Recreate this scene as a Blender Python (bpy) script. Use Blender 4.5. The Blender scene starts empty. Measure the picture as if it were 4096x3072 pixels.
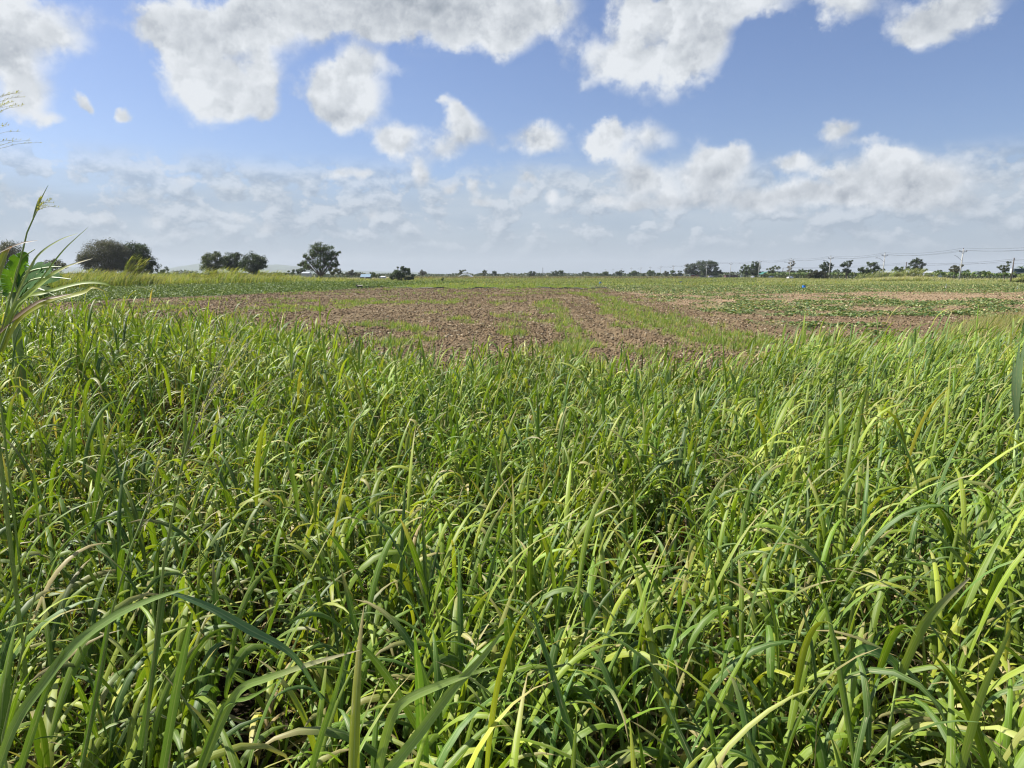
import bpy, math, random
import numpy as np
from math import radians as R, sin, cos, pi

# ------------------------------------------------------------------ camera, light, sky
random.seed(7)
rng = np.random.default_rng(11)
sc = bpy.context.scene
COL = sc.collection
CAMZ = 2.4
PITCH = R(8.75)
F = 711.0
cam = bpy.data.cameras.new('camera')
cam.sensor_width = 36.0
cam.lens = F / 1024 * 36.0
cam.clip_start = 0.05
cam.clip_end = 20000
camo = bpy.data.objects.new('camera', cam)
camo.location = (0, 0, CAMZ)
camo.rotation_euler = (R(90) - PITCH, 0, 0)
COL.objects.link(camo)
sc.camera = camo

SUN_EL, SUN_AZ = R(47), R(-70)          # azimuth measured from +Y (view) towards +X
sd = (sin(SUN_AZ) * cos(SUN_EL), cos(SUN_AZ) * cos(SUN_EL), sin(SUN_EL))
sl = bpy.data.lights.new('sun', 'SUN')
sl.energy = 5.0
sl.angle = R(0.53)
sl.color = (1.0, 0.955, 0.88)
so = bpy.data.objects.new('sun', sl)
so.location = (sd[0] * 50, sd[1] * 50, sd[2] * 50)
from mathutils import Vector, Matrix
so.rotation_euler = Vector(sd).to_track_quat('Z', 'Y').to_euler()
COL.objects.link(so)

sc.view_settings.view_transform = 'Standard'
sc.view_settings.look = 'None'
sc.view_settings.exposure = 0.90
sc.view_settings.gamma = 1.0
sc.render.engine = 'CYCLES'
sc.cycles.max_bounces = 6
sc.cycles.diffuse_bounces = 1
sc.cycles.glossy_bounces = 2
sc.cycles.transmission_bounces = 2
sc.cycles.transparent_max_bounces = 4
sc.cycles.use_denoising = True
sc.cycles.filter_width = 1.2
sc.render.film_transparent = False


def px2dir(u, v):
    """direction of a point of the 1024x768 picture"""
    x = (u - 512) / F
    yc = (384 - v) / F
    y = cos(PITCH) + sin(PITCH) * yc
    z = -sin(PITCH) + cos(PITCH) * yc
    return x, y, z


def azel(u, v):
    x, y, z = px2dir(u, v)
    return math.degrees(math.atan2(x, y)), math.degrees(math.atan2(z, math.hypot(x, y)))


class NT:
    """small node-tree writer"""
    def __init__(s, nt):
        s.nt = nt

    def n(s, t, **k):
        o = s.nt.nodes.new(t)
        for a, b in k.items():
            setattr(o, a, b)
        return o

    def put(s, sock, v):
        if v is None:
            return
        if isinstance(v, bpy.types.NodeSocket):
            s.nt.links.new(v, sock)
        else:
            sock.default_value = v

    def m(s, op, a, b=None, c=None, clamp=False):
        o = s.n('ShaderNodeMath', operation=op, use_clamp=clamp)
        s.put(o.inputs[0], a); s.put(o.inputs[1], b); s.put(o.inputs[2], c)
        return o.outputs[0]

    def v(s, op, a, b=None, c=None, scale=None):
        o = s.n('ShaderNodeVectorMath', operation=op)
        s.put(o.inputs[0], a); s.put(o.inputs[1], b)
        if c is not None:
            s.put(o.inputs[2], c)
        if scale is not None:
            s.put(o.inputs['Scale'], scale)
        return o.outputs['Value'] if op in ('LENGTH', 'DOT_PRODUCT') else o.outputs[0]

    def mr(s, x, a, b, c=0.0, d=1.0, smooth=True):
        o = s.n('ShaderNodeMapRange')
        o.interpolation_type = 'SMOOTHSTEP' if smooth else 'LINEAR'
        s.put(o.inputs['Value'], x)
        s.put(o.inputs['From Min'], a); s.put(o.inputs['From Max'], b)
        s.put(o.inputs['To Min'], c); s.put(o.inputs['To Max'], d)
        return o.outputs[0]

    def mix(s, f, a, b, mode='MIX'):
        o = s.n('ShaderNodeMix', data_type='RGBA', blend_type=mode)
        s.put(o.inputs[0], f); s.put(o.inputs[6], a); s.put(o.inputs[7], b)
        return o.outputs[2]

    def noise(s, vec, scale, detail=4.0, rough=0.5, dist=0.0, dim='3D', lac=2.0):
        o = s.n('ShaderNodeTexNoise', noise_dimensions=dim)
        s.put(o.inputs['Vector'], vec)
        o.inputs['Scale'].default_value = scale
        o.inputs['Detail'].default_value = detail
        o.inputs['Roughness'].default_value = rough
        o.inputs['Lacunarity'].default_value = lac
        o.inputs['Distortion'].default_value = dist
        return o.outputs


def rgba(c):
    return (c[0], c[1], c[2], 1.0)


def srgb(r, g, b):
    f = lambda c: ((c / 255 + .055) / 1.055) ** 2.4 if c > 10 else c / 255 / 12.92
    return (f(r), f(g), f(b), 1.0)


# --- the sky: Nishita air with clouds that stand at fixed azimuth and elevation
SKY_K = 0.105
SKY_TINT = (.97, 1.0, 1.20)
world = bpy.data.worlds.new("World")
sc.world = world
world.use_nodes = True
W = NT(world.node_tree)
world.node_tree.nodes.clear()
sky = W.n('ShaderNodeTexSky', sky_type='NISHITA')
sky.sun_disc = False
sky.sun_elevation = SUN_EL
sky.sun_rotation = SUN_AZ
sky.altitude = 0
sky.air_density = 1.0
sky.dust_density = 0.8
sky.ozone_density = 2.0
tc = W.n('ShaderNodeTexCoord').outputs['Generated']
sep = W.n('ShaderNodeSeparateXYZ')
W.put(sep.inputs[0], tc)
X, Y, Z = sep.outputs
az = W.m('MULTIPLY', W.m('ARCTAN2', X, Y), 180 / pi)
el = W.m('MULTIPLY', W.m('ARCSINE', Z), 180 / pi)
comb = W.n('ShaderNodeCombineXYZ')
W.put(comb.inputs[0], az); W.put(comb.inputs[1], el)
P0 = comb.outputs[0]

# (u, v, ru, rv, strength, greyness)
BLOBS = [
    # left edge cloud
    (20, 8, 78, 20, .55, 0), (55, 45, 36, 22, .50, 0), (14, 70, 40, 38, .95, .1), (28, 100, 30, 26, .7, .6),
    (46, 120, 14, 8, .6, 0), (70, 102, 13, 13, 1.35, 0), (114, 111, 14, 11, 1.4, 0), (8, 30, 60, 26, .55, .2),
    # big cloud of the upper left
    (158, 25, 28, 42, 1.05, .05), (178, 55, 28, 30, 1.0, .05), (222, 28, 85, 30, 1.3, .75), (208, 92, 46, 34, 1.25, .15),
    (240, 108, 38, 16, .8, .0), (264, 84, 22, 32, 1.1, .05), (270, 112, 11, 14, .5, 0), (232, 74, 22, 20, .55, .2),
    (320, 12, 80, 36, 1.25, .7), (385, 30, 50, 26, 1.0, .1), (430, 10, 70, 34, 1.2, .9), (492, 20, 60, 34, 1.15, .55),
    (505, 52, 22, 18, .6, .1), (455, 48, 18, 12, .5, .2), (545, 14, 45, 30, .8, .2),
    # round cloud
    (336, 98, 31, 28, 1.1, .0), (362, 98, 34, 36, 1.0, .08), (346, 122, 26, 14, .8, .3), (372, 70, 22, 16, .6, 0), (402, 77, 20, 10, .4, 0),
    (398, 147, 20, 16, 1.0, .2), (335, 170, 20, 10, .9, .15), (360, 172, 14, 8, .7, .2), (420, 174, 15, 16, .9, .1),
    (440, 106, 14, 9, .8, 0), (457, 118, 18, 11, .9, 0), (470, 132, 22, 16, .75, .2), (447, 150, 28, 20, .8, .25), (548, 132, 20, 18, .9, .1), (520, 142, 44, 16, .6, .4), (575, 140, 30, 14, .5, .5),
    (613, 124, 17, 15, 1.05, 0), (606, 142, 14, 14, .9, .05), (648, 128, 46, 26, .6, .75), (643, 178, 36, 22, .9, 1.0), (625, 152, 24, 16, .5, .6),
    # cloud right of the centre
    (602, 60, 44, 28, 1.0, .15), (655, 66, 52, 24, 1.1, .1), (704, 44, 34, 38, 1.05, .2), (662, 30, 60, 24, .75, .3),
    (690, 8, 70, 18, 1.0, .5), (750, 4, 55, 16, .8, .1), (584, 92, 18, 14, .45, .1),
    # top right
    (850, 2, 52, 22, .75, .3), (836, 22, 20, 22, .45, .2), (930, 22, 52, 30, 1.1, .15), (915, 46, 26, 16, .9, .1), (985, 14, 56, 26, .9, .3),
    (840, 131, 24, 14, 1.1, .1), (862, 146, 50, 8, .45, .8), (775, 136, 20, 12, .3, .8), (985, 157, 50, 11, .5, .9),
    # heaped clouds above the right horizon
    (722, 168, 42, 28, 1.2, .35), (735, 148, 20, 14, .9, .05), (705, 160, 18, 20, .8, 0), (797, 164, 28, 14, 1.3, -.3), (836, 172, 16, 10, 1.0, -.1),
    (884, 174, 60, 24, 1.1, .5), (900, 158, 22, 9, .8, .05), (936, 178, 30, 14, .8, .4), (770, 196, 110, 16, 1.0, .6), (870, 200, 90, 14, .9, .5), (905, 194, 20, 12, .9, .0),
    (968, 208, 40, 20, .7, .3), (990, 180, 50, 12, .5, .8),
    # small heaps in the middle
    (454, 190, 11, 9, .9, -.1), (477, 186, 11, 12, .8, 0), (531, 177, 11, 10, .9, 0), (520, 192, 11, 10, .8, 0), (554, 193, 14, 13, 1.0, 0),
    (605, 198, 18, 9, .9, 0), (635, 206, 20, 9, .8, .1), (667, 202, 14, 12, .8, 0), (485, 202, 20, 7, .7, .2), (497, 184, 8, 7, .5, .1),
    # left, low
    (152, 160, 22, 12, .7, .2), (182, 178, 26, 12, .55, .4), (140, 196, 40, 12, .6, .1), (105, 220, 26, 9, .5, 0), (265, 222, 26, 12, .5, 0), (150, 220, 26, 12, .55, 0), (240, 212, 14, 8, .45, 0), (368, 214, 16, 12, .5, 0),
]
wn1 = W.noise(tc, 5.0, 3.0, .55)[1]
wn2 = W.noise(tc, 16.0, 6.0, .62)[1]
warp = W.v('ADD', W.v('SCALE', W.v('SUBTRACT', wn1, (.5, .5, .5)), scale=5.0), W.v('SCALE', W.v('SUBTRACT', wn2, (.5, .5, .5)), scale=4.6))
elf = W.mr(el, 0.0, 22.0, 0.25, 1.0, smooth=False)
P1 = W.v('ADD', P0, W.v('SCALE', warp, scale=elf))
fld = None
gnum = None
gden = None
for (u, v, ru, rv, st, gr) in BLOBS:
    a0, e0 = azel(u, v)
    a1, e1 = azel(u + 8, v)
    a2, e2 = azel(u, v + 8)
    sa = max(.05, abs(a1 - a0) / 8) * ru
    se = max(.05, abs(e2 - e0) / 8) * rv
    q = W.v('MULTIPLY', W.v('SUBTRACT', P1, (a0, e0, 0)), (1 / sa, 1 / se, 0))
    d2 = W.v('DOT_PRODUCT', q, q)
    # gaussian bump
    g = W.m('MULTIPLY', W.m('POWER', 2.718, W.m('MULTIPLY', d2, -1.45)), st)
    fld = g if fld is None else W.m('ADD', fld, g)
    if gr != 0:
        gnum = W.m('MULTIPLY', g, gr) if gnum is None else W.m('MULTIPLY_ADD', g, gr, gnum)
fb = W.noise(tc, 8.0, 10.0, .66)[0]
bigs = W.noise(tc, 3.2, 2.0, .5)[0]
fb_s = W.noise(W.v('ADD', tc, (sd[0] * .010, sd[1] * .010, .014)), 8.0, 10.0, .66)[0]
so1 = W.noise(tc, 7.5, 4.0, .5)[0]
so2 = W.noise(W.v('ADD', tc, (sd[0] * .02, sd[1] * .02, .028)), 7.5, 4.0, .5)[0]
# small heaps in rows, flattened towards the horizon
flat = W.v('MULTIPLY', tc, (1.0, 1.0, 1.5))
fh = W.noise(flat, 24.0, 7.0, .58, dist=.12)[0]
fh_s = W.noise(W.v('ADD', flat, (-.006, 0, .014)), 24.0, 7.0, .58, dist=.12)[0]
haze_n = W.noise(W.v('MULTIPLY', tc, (1.0, 1.0, 3.5)), 4.5, 6.0, .55)[0]
side = W.mr(Y, .30, .72, 1.0, 0.0)
den = W.m('ADD', fld, W.m('MULTIPLY', W.m('SUBTRACT', fb, .5), W.m('MULTIPLY_ADD', W.m('MINIMUM', fld, 1.0), 1.5, .80)))
den = W.m('ADD', den, W.m('MULTIPLY', side, W.m('MULTIPLY', W.m('SUBTRACT', bigs, .36), 2.2)))
def puffs(vec):
    r = None
    for sc_, k_ in ((15.0, .62), (36.0, .38)):
        o = W.n('ShaderNodeTexVoronoi', feature='SMOOTH_F1')
        W.put(o.inputs['Vector'], vec); o.inputs['Scale'].default_value = sc_; o.inputs['Smoothness'].default_value = .25
        t_ = W.m('MULTIPLY', W.m('SUBTRACT', .52, o.outputs['Distance']), k_)
        r = t_ if r is None else W.m('ADD', r, t_)
    return r


pv = W.v('ADD', tc, W.v('SCALE', W.v('SUBTRACT', wn2, (.5, .5, .5)), scale=.11))
pf = puffs(pv)
pfs = puffs(W.v('ADD', pv, (sd[0] * .012, sd[1] * .012, .016)))
den = W.m('ADD', den, W.m('MULTIPLY', pf, .55))
alpha = W.m('POWER', W.mr(den, .27, .95), .85)
emb = W.m('ADD', W.m('MULTIPLY', W.m('SUBTRACT', so1, so2), .45), W.m('MULTIPLY', W.m('SUBTRACT', fb, fb_s), .55))
thick = W.mr(den, .55, 1.75)
gr_r = W.m('DIVIDE', gnum, W.m('MAXIMUM', fld, .25), clamp=True)
grey = W.m('MULTIPLY', gr_r, W.m('MULTIPLY_ADD', thick, .75, .25))
lit = W.m('ADD', W.m('MULTIPLY_ADD', emb, 2.8, .92), W.m('MULTIPLY', grey, -.66))
lit = W.m('ADD', lit, W.m('MULTIPLY', thick, -.07))
lit = W.m('ADD', lit, W.m('MULTIPLY', W.m('SUBTRACT', fb, .5), .28))
lit = W.m('ADD', lit, W.m('MULTIPLY', W.m('SUBTRACT', pf, pfs), 1.1))
lit = W.m('ADD', lit, W.mr(el, 2.0, 9.5, -.34, 0.0), clamp=True)
ccol = W.mix(lit, rgba((.30, .345, .405)), rgba((.80, .835, .875)))
# thin veil, thicker lower down
lowf = W.mr(el, 3.5, 10.5, 1.0, 0.0)
veil = W.m('MULTIPLY', W.mr(W.m('ADD', W.m('MULTIPLY', W.m('SUBTRACT', haze_n, .5), 1.6), W.m('MULTIPLY_ADD', lowf, 1.35, -.30)), -.02, .85), .86)
vcol = W.mix(W.mr(haze_n, .35, .65), rgba((.38, .475, .60)), rgba((.52, .60, .69)))
vcol = W.mix(W.mr(el, .0, 6.0, 1.0, 0.0), vcol, rgba((.395, .475, .56)))
# heaps
heap_on = W.m('MULTIPLY', W.mr(el, 6.8, 9.2, 1.0, 0.0), W.mr(el, .6, 3.5, .2, 1.0))
heap = W.m('MULTIPLY', W.mr(W.m('ADD', fh, W.m('MULTIPLY', W.m('SUBTRACT', bigs, .5), .35)), .45, .54), heap_on)
hl = W.m('ADD', W.m('MULTIPLY_ADD', W.m('SUBTRACT', fh, fh_s), 5.0, .42), W.mr(el, 1.0, 6.5, -.22, 0.12), clamp=True)
hcol = W.mix(hl, rgba((.34, .41, .50)), rgba((.72, .765, .82)))
skyc = W.v('MULTIPLY', W.v('SCALE', sky.outputs[0], scale=SKY_K), SKY_TINT)
base = W.mix(veil, skyc, vcol)
base = W.mix(W.m('MULTIPLY', heap, .56), base, hcol)
fin = W.mix(alpha, base, ccol)
fin = W.mix(W.mr(el, -1.0, 3.6, .9, 0.0), fin, rgba((.40, .48, .56)))
bg = W.n('ShaderNodeBackground')
W.put(bg.inputs[0], fin)
bg.inputs[1].default_value = .54
out = W.n('ShaderNodeOutputWorld')
world.node_tree.links.new(bg.outputs[0], out.inputs[0])
try:
    world.cycles.sampling_method = 'MANUAL'
    world.cycles.sample_map_resolution = 512
except Exception:
    pass


# ------------------------------------------------------------------ helpers
def gp(U, V, z=0.0):
    """ground point seen at full-size photo pixel (4096x3072)"""
    x, y, zz = px2dir(U / 4, V / 4)
    t = (z - CAMZ) / zz
    return x * t, y * t


def at(U, V, Yd):
    x, y, z = px2dir(U / 4, V / 4)
    t = Yd / y
    return np.array([x * t, Yd, CAMZ + z * t])


def tag(o, label=None, cat=None, group=None, kind=None):
    if label: o['label'] = label
    if cat: o['category'] = cat
    if group: o['group'] = group
    if kind: o['kind'] = kind
    return o


def empty(name, loc=(0, 0, 0), rz=0.0):
    o = bpy.data.objects.new(name, None)
    o.location = loc
    o.rotation_euler = (0, 0, rz)
    o.empty_display_size = .2
    COL.objects.link(o)
    return o


def npmesh(name, V, Fs, mat, parent=None, uv=None, col=None, smooth=False):
    """V (n,3); Fs list of (k, m) int arrays; uv per vertex (n,2); col per vertex (n,3)"""
    me = bpy.data.meshes.new(name)
    V = np.asarray(V, dtype=np.float32)
    if not isinstance(Fs, (list, tuple)):
        Fs = [Fs]
    Fs = [np.asarray(f, dtype=np.int32) for f in Fs if len(f)]
    loops = np.concatenate([f.ravel() for f in Fs])
    cnt = np.concatenate([np.full(len(f), f.shape[1], dtype=np.int32) for f in Fs])
    st = np.concatenate([[0], np.cumsum(cnt)[:-1]]).astype(np.int32)
    me.vertices.add(len(V)); me.loops.add(len(loops)); me.polygons.add(len(cnt))
    me.vertices.foreach_set('co', V.ravel())
    me.loops.foreach_set('vertex_index', loops)
    me.polygons.foreach_set('loop_start', st)
    me.polygons.foreach_set('loop_total', cnt)
    if smooth:
        me.polygons.foreach_set('use_smooth', np.ones(len(cnt), dtype=bool))
    me.update(calc_edges=True)
    if uv is not None:
        l = me.uv_layers.new(name='UVMap')
        l.data.foreach_set('uv', np.asarray(uv, dtype=np.float32)[loops].ravel())
    if col is not None:
        a = me.attributes.new('Col', 'FLOAT_COLOR', 'POINT')
        c = np.ones((len(V), 4), dtype=np.float32)
        c[:, :3] = col
        a.data.foreach_set('color', c.ravel())
    me.materials.append(mat)
    o = bpy.data.objects.new(name, me)
    COL.objects.link(o)
    if parent is not None:
        o.parent = parent
    return o


class MB:
    """collects simple solids into ONE mesh"""
    def __init__(s):
        s.v = []; s.f = []

    def add(s, vs, fs):
        b = len(s.v)
        s.v += [tuple(map(float, p)) for p in vs]
        s.f += [tuple(i + b for i in f) for f in fs]

    def box(s, x0, x1, y0, y1, z0, z1, M=None):
        vs = [(x0, y0, z0), (x1, y0, z0), (x1, y1, z0), (x0, y1, z0), (x0, y0, z1), (x1, y0, z1), (x1, y1, z1), (x0, y1, z1)]
        if M is not None:
            vs = [tuple(M @ Vector(p)) for p in vs]
        s.add(vs, [(0, 3, 2, 1), (4, 5, 6, 7), (0, 1, 5, 4), (1, 2, 6, 5), (2, 3, 7, 6), (3, 0, 4, 7)])
        return s

    def tube(s, pts, rad, n=8, cap=True):
        pts = [Vector(p) for p in pts]
        if not hasattr(rad, '__len__'):
            rad = [rad] * len(pts)
        b = len(s.v)
        for i, p in enumerate(pts):
            t = (pts[min(i + 1, len(pts) - 1)] - pts[max(i - 1, 0)])
            t = t.normalized() if t.length > 1e-9 else Vector((0, 0, 1))
            a = t.cross(Vector((0, 1, 0.001)) if abs(t.y) < .9 else Vector((1, 0, 0))).normalized()
            c = t.cross(a)
            for k in range(n):
                w = 2 * pi * k / n
                s.v.append(tuple(p + (a * cos(w) + c * sin(w)) * rad[i]))
        for i in range(len(pts) - 1):
            for k in range(n):
                k2 = (k + 1) % n
                s.f.append((b + i * n + k, b + i * n + k2, b + (i + 1) * n + k2, b + (i + 1) * n + k))
        if cap:
            s.f.append(tuple(b + k for k in range(n))[::-1])
            s.f.append(tuple(b + (len(pts) - 1) * n + k for k in range(n)))
        return s

    def build(s, name, mat, parent=None, smooth=False, bevel=0):
        me = bpy.data.meshes.new(name)
        me.from_pydata(s.v, [], s.f)
        me.materials.append(mat)
        if smooth:
            for p in me.polygons: p.use_smooth = True
        o = bpy.data.objects.new(name, me)
        COL.objects.link(o)
        if parent is not None: o.parent = parent
        if bevel:
            m = o.modifiers.new('bevel', 'BEVEL'); m.width = bevel; m.segments = 2
        return o


def hash2(ix, iy, seed):
    h = (ix.astype(np.int64) * 374761393 + iy.astype(np.int64) * 668265263 + seed * 1274126177) & 0x7fffffff
    h = ((h ^ (h >> 13)) * 1274126177) & 0x7fffffff
    return ((h ^ (h >> 16)) & 0xffff) / 65535.0


def vnoise(x, y, seed=0):
    x = np.asarray(x, float); y = np.asarray(y, float)
    ix = np.floor(x).astype(np.int64); iy = np.floor(y).astype(np.int64)
    fx = x - ix; fy = y - iy
    fx = fx * fx * (3 - 2 * fx); fy = fy * fy * (3 - 2 * fy)
    a = hash2(ix, iy, seed); b = hash2(ix + 1, iy, seed); c = hash2(ix, iy + 1, seed); d = hash2(ix + 1, iy + 1, seed)
    return (a * (1 - fx) + b * fx) * (1 - fy) + (c * (1 - fx) + d * fx) * fy


def fbm(x, y, seed=0, o=4):
    t = 0; w = .5; s = 0
    for i in range(o):
        t = t + w * vnoise(x * 2 ** i, y * 2 ** i, seed + i); s += w; w *= .5
    return t / s


def sstep(x, a, b):
    t = np.clip((x - a) / (b - a), 0, 1)
    return t * t * (3 - 2 * t)


# ------------------------------------------------------------------ materials
def new_mat(name):
    m = bpy.data.materials.new(name)
    m.use_nodes = True
    m.node_tree.nodes.clear()
    return m, NT(m.node_tree)


def finish(m, t, sh, disp=None):
    o = t.n('ShaderNodeOutputMaterial')
    m.node_tree.links.new(sh, o.inputs['Surface'])
    return m


def plain(name, c, rough=.7, metal=0.0, var=.15, scale=3.0, spec=.4):
    m, t = new_mat(name)
    co = t.n('ShaderNodeTexCoord').outputs['Object']
    nz = t.noise(co, scale, 5.0, .6)[0]
    f = t.mr(nz, .3, .7, 1 - var, 1 + var)
    p = t.n('ShaderNodeBsdfPrincipled')
    t.put(p.inputs['Base Color'], t.v('SCALE', rgba(c)[:3], scale=f))
    p.inputs['Roughness'].default_value = rough
    p.inputs['Metallic'].default_value = metal
    p.inputs['Specular IOR Level'].default_value = spec
    return finish(m, t, p.outputs[0])


def leafmat(name, trans=.35, rough=.42, spec=.5, midrib=True, tint=(1.25, 1.15, .45), bright=1.0):
    m, t = new_mat(name)
    at_ = t.n('ShaderNodeAttribute', attribute_name='Col')
    c = at_.outputs['Color']
    if midrib:
        uv = t.n('ShaderNodeUVMap').outputs[0]
        s = t.n('ShaderNodeSeparateXYZ'); t.put(s.inputs[0], uv)
        ax = t.m('ABSOLUTE', t.m('SUBTRACT', s.outputs[0], .5))
        rib = t.mr(ax, .03, .085, 1.0, 0.0)
        c = t.mix(t.m('MULTIPLY', rib, .45), c, t.mix(.6, c, rgba((.42, .50, .22))))
        # fine veins running along the blade
        vein = t.noise(t.v('MULTIPLY', uv, (26, 1.5, 1)), 1.0, 2.0, .6)[0]
        c = t.v('SCALE', c, scale=t.mr(vein, .25, .75, .84, 1.16))
        ge = t.n('ShaderNodeNewGeometry').outputs['Position']
        # withered streaks
        st = t.noise(t.v('ADD', t.v('MULTIPLY', uv, (5, 5, 1)), t.v('SCALE', ge, scale=2.2)), 1.0, 3.0, .6)[0]
        c = t.mix(t.m('MULTIPLY', t.mr(st, .625, .69), .75), c, rgba((.46, .42, .22)))
        big = t.noise(ge, 1.1, 3.0, .5)[0]
        c = t.v('SCALE', c, scale=t.mr(big, .3, .7, .82, 1.18))
    if bright != 1.0:
        c = t.v('SCALE', c, scale=bright)
    p = t.n('ShaderNodeBsdfPrincipled')
    t.put(p.inputs['Base Color'], c)
    p.inputs['Roughness'].default_value = rough
    p.inputs['Specular IOR Level'].default_value = spec
    tr = t.n('ShaderNodeBsdfTranslucent')
    t.put(tr.inputs[0], t.v('MULTIPLY', c, tint))
    mx = t.n('ShaderNodeMixShader')
    mx.inputs[0].default_value = trans
    t.nt.links.new(p.outputs[0], mx.inputs[1]); t.nt.links.new(tr.outputs[0], mx.inputs[2])
    return finish(m, t, mx.outputs[0])


M = {}
M['blade'] = leafmat('grass_blade', .27, .50, .30, tint=(1.42, 1.45, .42))
M['far_blade'] = leafmat('far_grass', .42, .6, .25, midrib=False, tint=(1.45, 1.4, .5))
M['crown'] = leafmat('tree_leaf', .22, .55, .4, midrib=False, tint=(1.2, 1.2, .5))
M['vine'] = leafmat('vine_leaf', .22, .52, .28, midrib=False)
M['banana'] = leafmat('banana_leaf', .38, .75, .08, tint=(1.5, 1.5, .35))
M['bark'] = plain('bark', (.13, .105, .08), .9, var=.35, scale=4)
M['greybark'] = plain('grey_bark', (.24, .22, .20), .9, var=.25, scale=4)
M['concrete'] = plain('concrete_pole', (.44, .43, .40), .75, var=.12)
M['wood'] = plain('weathered_wood', (.10, .08, .065), .85, var=.3)
M['steel'] = plain('galvanised_steel', (.22, .23, .25), .5, .4)
M['wire'] = plain('wire', (.10, .11, .13), .6)
M['white'] = plain('white_paint', (.78, .78, .76), .35, var=.05)
M['carwhite'] = plain('white_car_paint', (.82, .82, .82), .2, var=.02, spec=.6)
M['carsilver'] = plain('silver_car_paint', (.50, .47, .50), .25, .3, var=.02)
M['cardark'] = plain('dark_car_paint', (.05, .06, .085), .25, .2, var=.02)
M['glass'] = plain('dark_glass', (.03, .04, .05), .1, spec=.8)
M['tyre'] = plain('rubber', (.02, .02, .02), .8)
M['blueplastic'] = plain('blue_plastic', (.012, .16, .55), .38, var=.10)
M['darkblue'] = plain('dark_blue_plastic', (.01, .05, .16), .4, var=.10)
M['hose'] = plain('black_pipe', (.02, .02, .022), .5)
M['redpanel'] = plain('red_panel', (.25, .065, .06), .7)
M['darkpanel'] = plain('dark_panel', (.05, .05, .06), .7, var=.3)
M['brownpanel'] = plain('brown_panel', (.10, .055, .055), .8, var=.4, scale=.6)
M['bluepanel'] = plain('blue_roof_sheet', (.20, .30, .38), .6, .0)
M['yellow'] = plain('yellow_board', (.75, .66, .25), .6)
M['greennet'] = plain('green_netting', (.03, .14, .12), .8)
M['slate'] = plain('slate_green_panel', (.035, .07, .085), .7, var=.2)
M['palegrey'] = plain('pale_grey_wall', (.42, .45, .48), .8)
M['asphalt'] = plain('asphalt', (.055, .055, .055), .9)


# ------------------------------------------------------------------ field layout (metres, x to the right, y ahead)
ROW_A = 0.028


def field(x, y):
    """cover of the ground: returns dict of 0..1 maps"""
    n1 = fbm(x / 5.0, y / 5.0, 3); n2 = fbm(x / 1.3, y / 1.6, 9); n3 = fbm(x / 16.0, y / 22.0, 21); n4 = fbm(x / .5, y / .6, 31)
    wob = (n1 - .5) * 5
    # left weed belt
    xb = -39 + .21 * (y - 60)
    weeds = sstep(xb - x + wob * .8, -.6, .8) * sstep(y, 20, 30)
    far = sstep(y + wob * 3, 146, 152) * (1 - sstep(x, 60, 66))
    tall = sstep(-71 + .19 * (y - 115) - x + wob * .5, -.8, .8) * sstep(y, 92, 100)
    # short grass strips in the ploughed ground
    ca = 2.55 + .024 * (y - 37) + .35 * np.sin(y / 5)
    wa = .75 + .5 * (n3 - .4) + .25 * np.sin(y / 8)
    sa = sstep(wa - np.abs(x - ca) + (n2 - .5) * 2.6, -.1, .6) * sstep(y, 14, 18) * (1 - sstep(y, 62, 72))
    cb = 7.9 + .012 * (y - 30) + .5 * np.sin(y / 9)
    wb = 1.55 + 1.6 * (n3 - .5) - .012 * (y - 40)
    sb = sstep(wb - np.abs(x - cb) + (n2 - .5) * 3.2, -.5, .6) * sstep(y, 20, 25) * (1 - sstep(y, 82, 100)) * .95
    def bl(cx, cy, rx, ry, k=.55):
        return sstep(.8 - np.sqrt(((x - cx) / rx) ** 2 + ((y - cy) / ry) ** 2) + (n2 - .5) * 2.2 + (n1 - .5) * .9, 0., .5)
    pt = np.maximum.reduce([bl(-16.5, 53, 6, 3), bl(-14.5, 47, 3, 3), bl(-12, 60, 5, 4), bl(-6.0, 62, 3.5, 4), bl(-3.1, 38, .9, 1.5), bl(-7, 33, 2.2, 2.2), bl(-2.2, 36, .6, 1.2),
                            bl(-1.2, 57, .8, 2), bl(-10.5, 27, 2.6, 2.0), bl(-3.5, 26, 1.8, 2.5), bl(5.8, 32, 2.0, 2.5), bl(11.5, 26, 3.5, 2.5), bl(2.2, 24, 1.0, 2.5), bl(9, 29, 4, 3)])
    pt2 = sstep(n1 * .6 + n2 * .4, .60, .66) * .55 * sstep(y, 18, 25)
    grass = np.maximum.reduce([sa * .6, sb * .55, pt * .7, pt2 * (1 - sstep(x, 12, 16))])
    cen = sstep(y + wob * 2 + np.abs(x + 2) * .15, 120, 140) * sstep(n2 * .5 + n1 * .5 + sstep(y, 125, 150) * .3, .42, .55)
    # vines on the right
    xr = 12.5 + .05 * (y - 40)
    right = sstep(x - xr + wob * .6, -1, 1) * sstep(y, 24, 30)
    midv = sstep(y, 92, 100) * (1 - sstep(y + wob, 160, 166))
    patch = sstep(fbm(x / 5.5 + 7, y / 3.6, 55) + (n2 - .5) * .6, .50, .64)
    bare = sstep(y, 74, 78) * (1 - sstep(y + wob * .5, 92, 97)) * sstep(x, 34, 44)
    vines = right * np.maximum(midv * (.80 + .2 * patch), patch * (1 - bare * .75)) * (1 - far)
    rgrass = sstep(y + wob, 160, 166) * sstep(x, 10, 20)
    far = np.maximum(far, rgrass)
    keep = (1 - weeds)
    return dict(weeds=weeds, far=far, tall=tall, grass=grass * keep * (1 - right * .9) * (1 - far), cen=cen * keep * (1 - right), vines=vines * keep, right=right * keep,
                n1=n1, n2=n2, n3=n3, n4=n4)


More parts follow.
